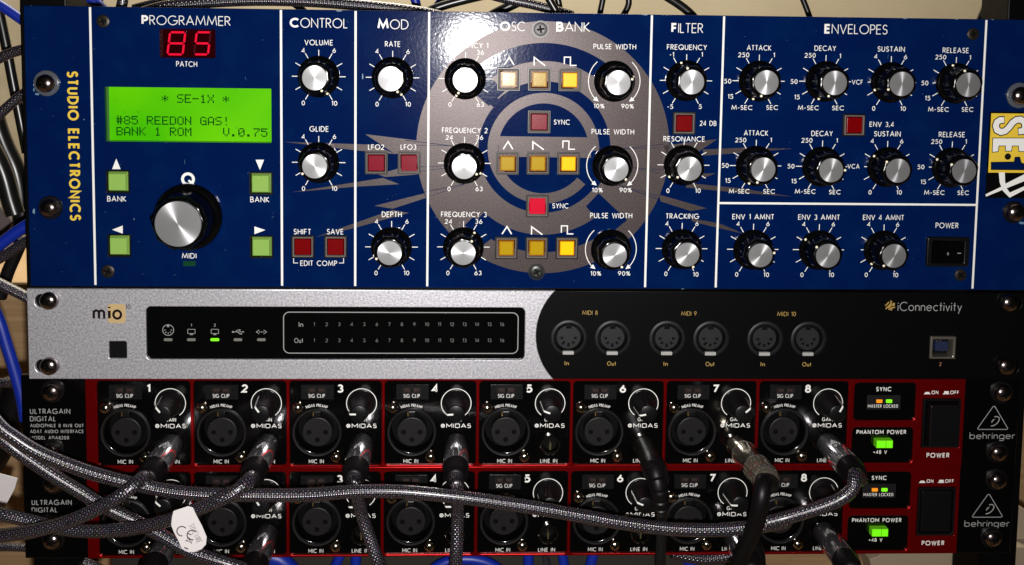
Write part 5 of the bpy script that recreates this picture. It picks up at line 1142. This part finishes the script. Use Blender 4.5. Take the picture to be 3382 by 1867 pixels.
BG = [ # label, tag, pts, h, r, mat, braided
 ('blue cable slanting behind the top left corner of the blue panel', 'a', [(-120, -10), (0, 45), (100, 110), (200, 180), (300, 250)], -35, 2.6, m_bluec, 0),
 ('blue cable crossing above the blue panel beside the white card', 'a', [(700, -60), (770, -10), (830, 40), (900, 110)], -60, 3.1, m_bluec, 0),
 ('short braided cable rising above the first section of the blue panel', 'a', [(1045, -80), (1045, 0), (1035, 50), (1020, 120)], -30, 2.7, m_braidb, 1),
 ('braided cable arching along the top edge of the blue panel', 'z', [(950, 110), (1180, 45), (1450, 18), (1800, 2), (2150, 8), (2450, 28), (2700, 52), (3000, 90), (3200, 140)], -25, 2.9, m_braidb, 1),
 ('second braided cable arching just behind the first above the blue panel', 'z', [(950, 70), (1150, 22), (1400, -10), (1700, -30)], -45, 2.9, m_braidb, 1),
 ('short black cable dipping behind the panel above the control section', 'z', [(2040, -10), (2090, 30), (2150, 75), (2200, 130)], -60, 1.9, m_pvc, 0),
 ('blue cable descending above the oscillator section', 't', [(560, -60), (585, 10), (600, 85), (610, 150)], -70, 2.5, m_bluec, 0),
 ('blue cable crossing behind the black ones above the oscillator section', 't', [(800, -50), (765, 10), (730, 60), (690, 130)], -90, 2.5, m_bluec, 0),
 ('black cable climbing right from behind the oscillator section', 't', [(600, 130), (680, 80), (800, 35), (950, -5), (1100, -40)], -50, 2.4, m_pvc, 0),
 ('black cable climbing steeply right above the oscillator bank title', 't', [(1060, 150), (1150, 95), (1270, 35), (1400, -25)], -65, 2.7, m_pvc, 0),
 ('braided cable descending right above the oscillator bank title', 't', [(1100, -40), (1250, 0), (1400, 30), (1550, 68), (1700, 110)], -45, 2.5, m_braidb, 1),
 ('black cable crossing the braided one above the centre screw', 't', [(1500, -60), (1540, 10), (1575, 70), (1620, 140)], -40, 2.0, m_pvc, 0),
 ('black cable curving down beside the crossing ones', 't', [(1570, -60), (1595, 0), (1605, 60), (1600, 130)], -85, 1.8, m_pvc, 0),
 ('thin black cable dropping behind the pulse width section', 't', [(1925, -60), (1910, 10), (1892, 100), (1880, 160)], -60, 1.6, m_pvc, 0),
 ('thin black cable curving behind the right end of the oscillator bank', 't', [(2075, -60), (2097, 0), (2090, 50), (2060, 105), (2030, 150)], -60, 1.7, m_pvc, 0),
 ('glossy black cable slanting behind the filter section', 's', [(-40, -50), (50, 5), (130, 60), (190, 115), (240, 180)], -40, 2.3, m_pvc, 0),
 ('thin black cable dropping behind the envelope section', 's', [(960, -60), (990, 10), (1030, 115), (1050, 180)], -70, 1.6, m_pvc, 0),
 ('black cable dropping at the right end of the blue panel', 's', [(2350, -60), (2325, 10), (2275, 130), (2250, 200)], -40, 2.6, m_pvc, 0),
 ('brown black cable leaning left beside the right bracket', 's', [(2480, -60), (2430, 5), (2340, 110), (2290, 180)], -70, 2.2, mat('brown_pvc', (.03, .018, .01), .4), 0),
 ('black cable running down the left side from the top', 'a', [(-60, -100), (-10, 100), (50, 380), (110, 700), (180, 1050), (230, 1300)], -60, 2.6, m_pvc, 0),
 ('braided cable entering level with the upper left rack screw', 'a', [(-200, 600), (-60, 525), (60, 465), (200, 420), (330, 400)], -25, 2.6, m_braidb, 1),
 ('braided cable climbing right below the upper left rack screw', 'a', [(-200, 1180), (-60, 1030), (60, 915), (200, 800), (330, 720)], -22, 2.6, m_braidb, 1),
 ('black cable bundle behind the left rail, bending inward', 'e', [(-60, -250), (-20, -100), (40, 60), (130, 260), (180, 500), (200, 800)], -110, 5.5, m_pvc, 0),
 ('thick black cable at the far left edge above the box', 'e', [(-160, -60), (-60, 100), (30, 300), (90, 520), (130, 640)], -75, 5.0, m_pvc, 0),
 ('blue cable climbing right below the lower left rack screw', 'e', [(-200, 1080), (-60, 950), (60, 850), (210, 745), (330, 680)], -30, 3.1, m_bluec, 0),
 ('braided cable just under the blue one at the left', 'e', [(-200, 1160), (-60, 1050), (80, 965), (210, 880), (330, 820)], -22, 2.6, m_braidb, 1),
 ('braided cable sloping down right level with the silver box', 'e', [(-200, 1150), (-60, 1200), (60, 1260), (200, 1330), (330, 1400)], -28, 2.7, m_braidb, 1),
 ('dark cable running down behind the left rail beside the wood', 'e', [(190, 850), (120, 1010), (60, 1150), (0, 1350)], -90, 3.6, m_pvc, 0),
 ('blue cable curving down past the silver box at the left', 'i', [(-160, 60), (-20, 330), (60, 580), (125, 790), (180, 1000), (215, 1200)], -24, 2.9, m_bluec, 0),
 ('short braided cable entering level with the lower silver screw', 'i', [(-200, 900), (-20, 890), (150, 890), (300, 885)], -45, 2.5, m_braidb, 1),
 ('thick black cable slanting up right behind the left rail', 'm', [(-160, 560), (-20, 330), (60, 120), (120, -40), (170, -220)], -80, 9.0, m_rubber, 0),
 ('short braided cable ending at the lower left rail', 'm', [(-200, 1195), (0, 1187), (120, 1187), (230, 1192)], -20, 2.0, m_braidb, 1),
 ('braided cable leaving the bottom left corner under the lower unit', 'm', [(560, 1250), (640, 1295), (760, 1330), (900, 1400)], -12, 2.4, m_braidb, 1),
 ('blue cable below the first channels at the bottom edge', 'm', [(1350, 1240), (1480, 1300), (1620, 1370), (1750, 1450)], -40, 4.0, m_bluec, 0),
 ('blue cable at the bottom edge between second and third channels', 'n', [(-320, 1400), (-200, 1310), (-60, 1275), (60, 1290), (180, 1400)], -28, 4.4, m_bluec, 0),
 ('blue cable leaning left below the third channel', 'n', [(600, 1180), (570, 1270), (530, 1360), (500, 1450)], -26, 2.6, m_bluec, 0),
 ('blue cable dropping straight below the third channel', 'n', [(715, 1180), (712, 1260), (705, 1360), (700, 1450)], -26, 2.7, m_bluec, 0),
 ('blue cable arching below the fourth and fifth channels', 'n', [(1300, 1440), (1420, 1340), (1560, 1295), (1700, 1290), (1850, 1330), (1980, 1420)], -24, 2.9, m_bluec, 0),
 ('blue cable dropping below the fifth microphone socket', 'n', [(2178, 1180), (2178, 1270), (2178, 1400)], -26, 2.8, m_bluec, 0),
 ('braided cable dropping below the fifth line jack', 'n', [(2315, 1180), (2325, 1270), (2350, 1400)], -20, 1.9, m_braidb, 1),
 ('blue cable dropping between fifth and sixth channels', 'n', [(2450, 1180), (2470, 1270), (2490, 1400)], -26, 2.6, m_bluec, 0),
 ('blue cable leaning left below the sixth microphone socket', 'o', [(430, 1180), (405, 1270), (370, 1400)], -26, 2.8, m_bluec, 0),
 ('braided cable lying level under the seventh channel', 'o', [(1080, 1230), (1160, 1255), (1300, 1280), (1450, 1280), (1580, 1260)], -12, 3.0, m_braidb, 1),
 ('blue cable slanting down right under the seventh channel', 'o', [(1130, 1210), (1200, 1290), (1290, 1380)], -30, 2.6, m_bluec, 0),
 ('black cable curving down behind the thick black one at the bottom', 'o', [(1760, 1150), (1790, 1240), (1800, 1320), (1790, 1450)], 18, 4.5, m_rubber, 0),
]
for lb, tg_, pts, h, r, m, br in BG:
    cable('braided_cable' if br else ('blue_cable' if m is m_bluec else 'black_cable'), lb, [P3(tg_, x, y, h) for x, y in pts], r, m, uvon=bool(br), n=12, step=3,
          group='braided cables behind the rack' if br else ('blue cables behind the rack' if m is m_bluec else 'black cables behind the rack'))
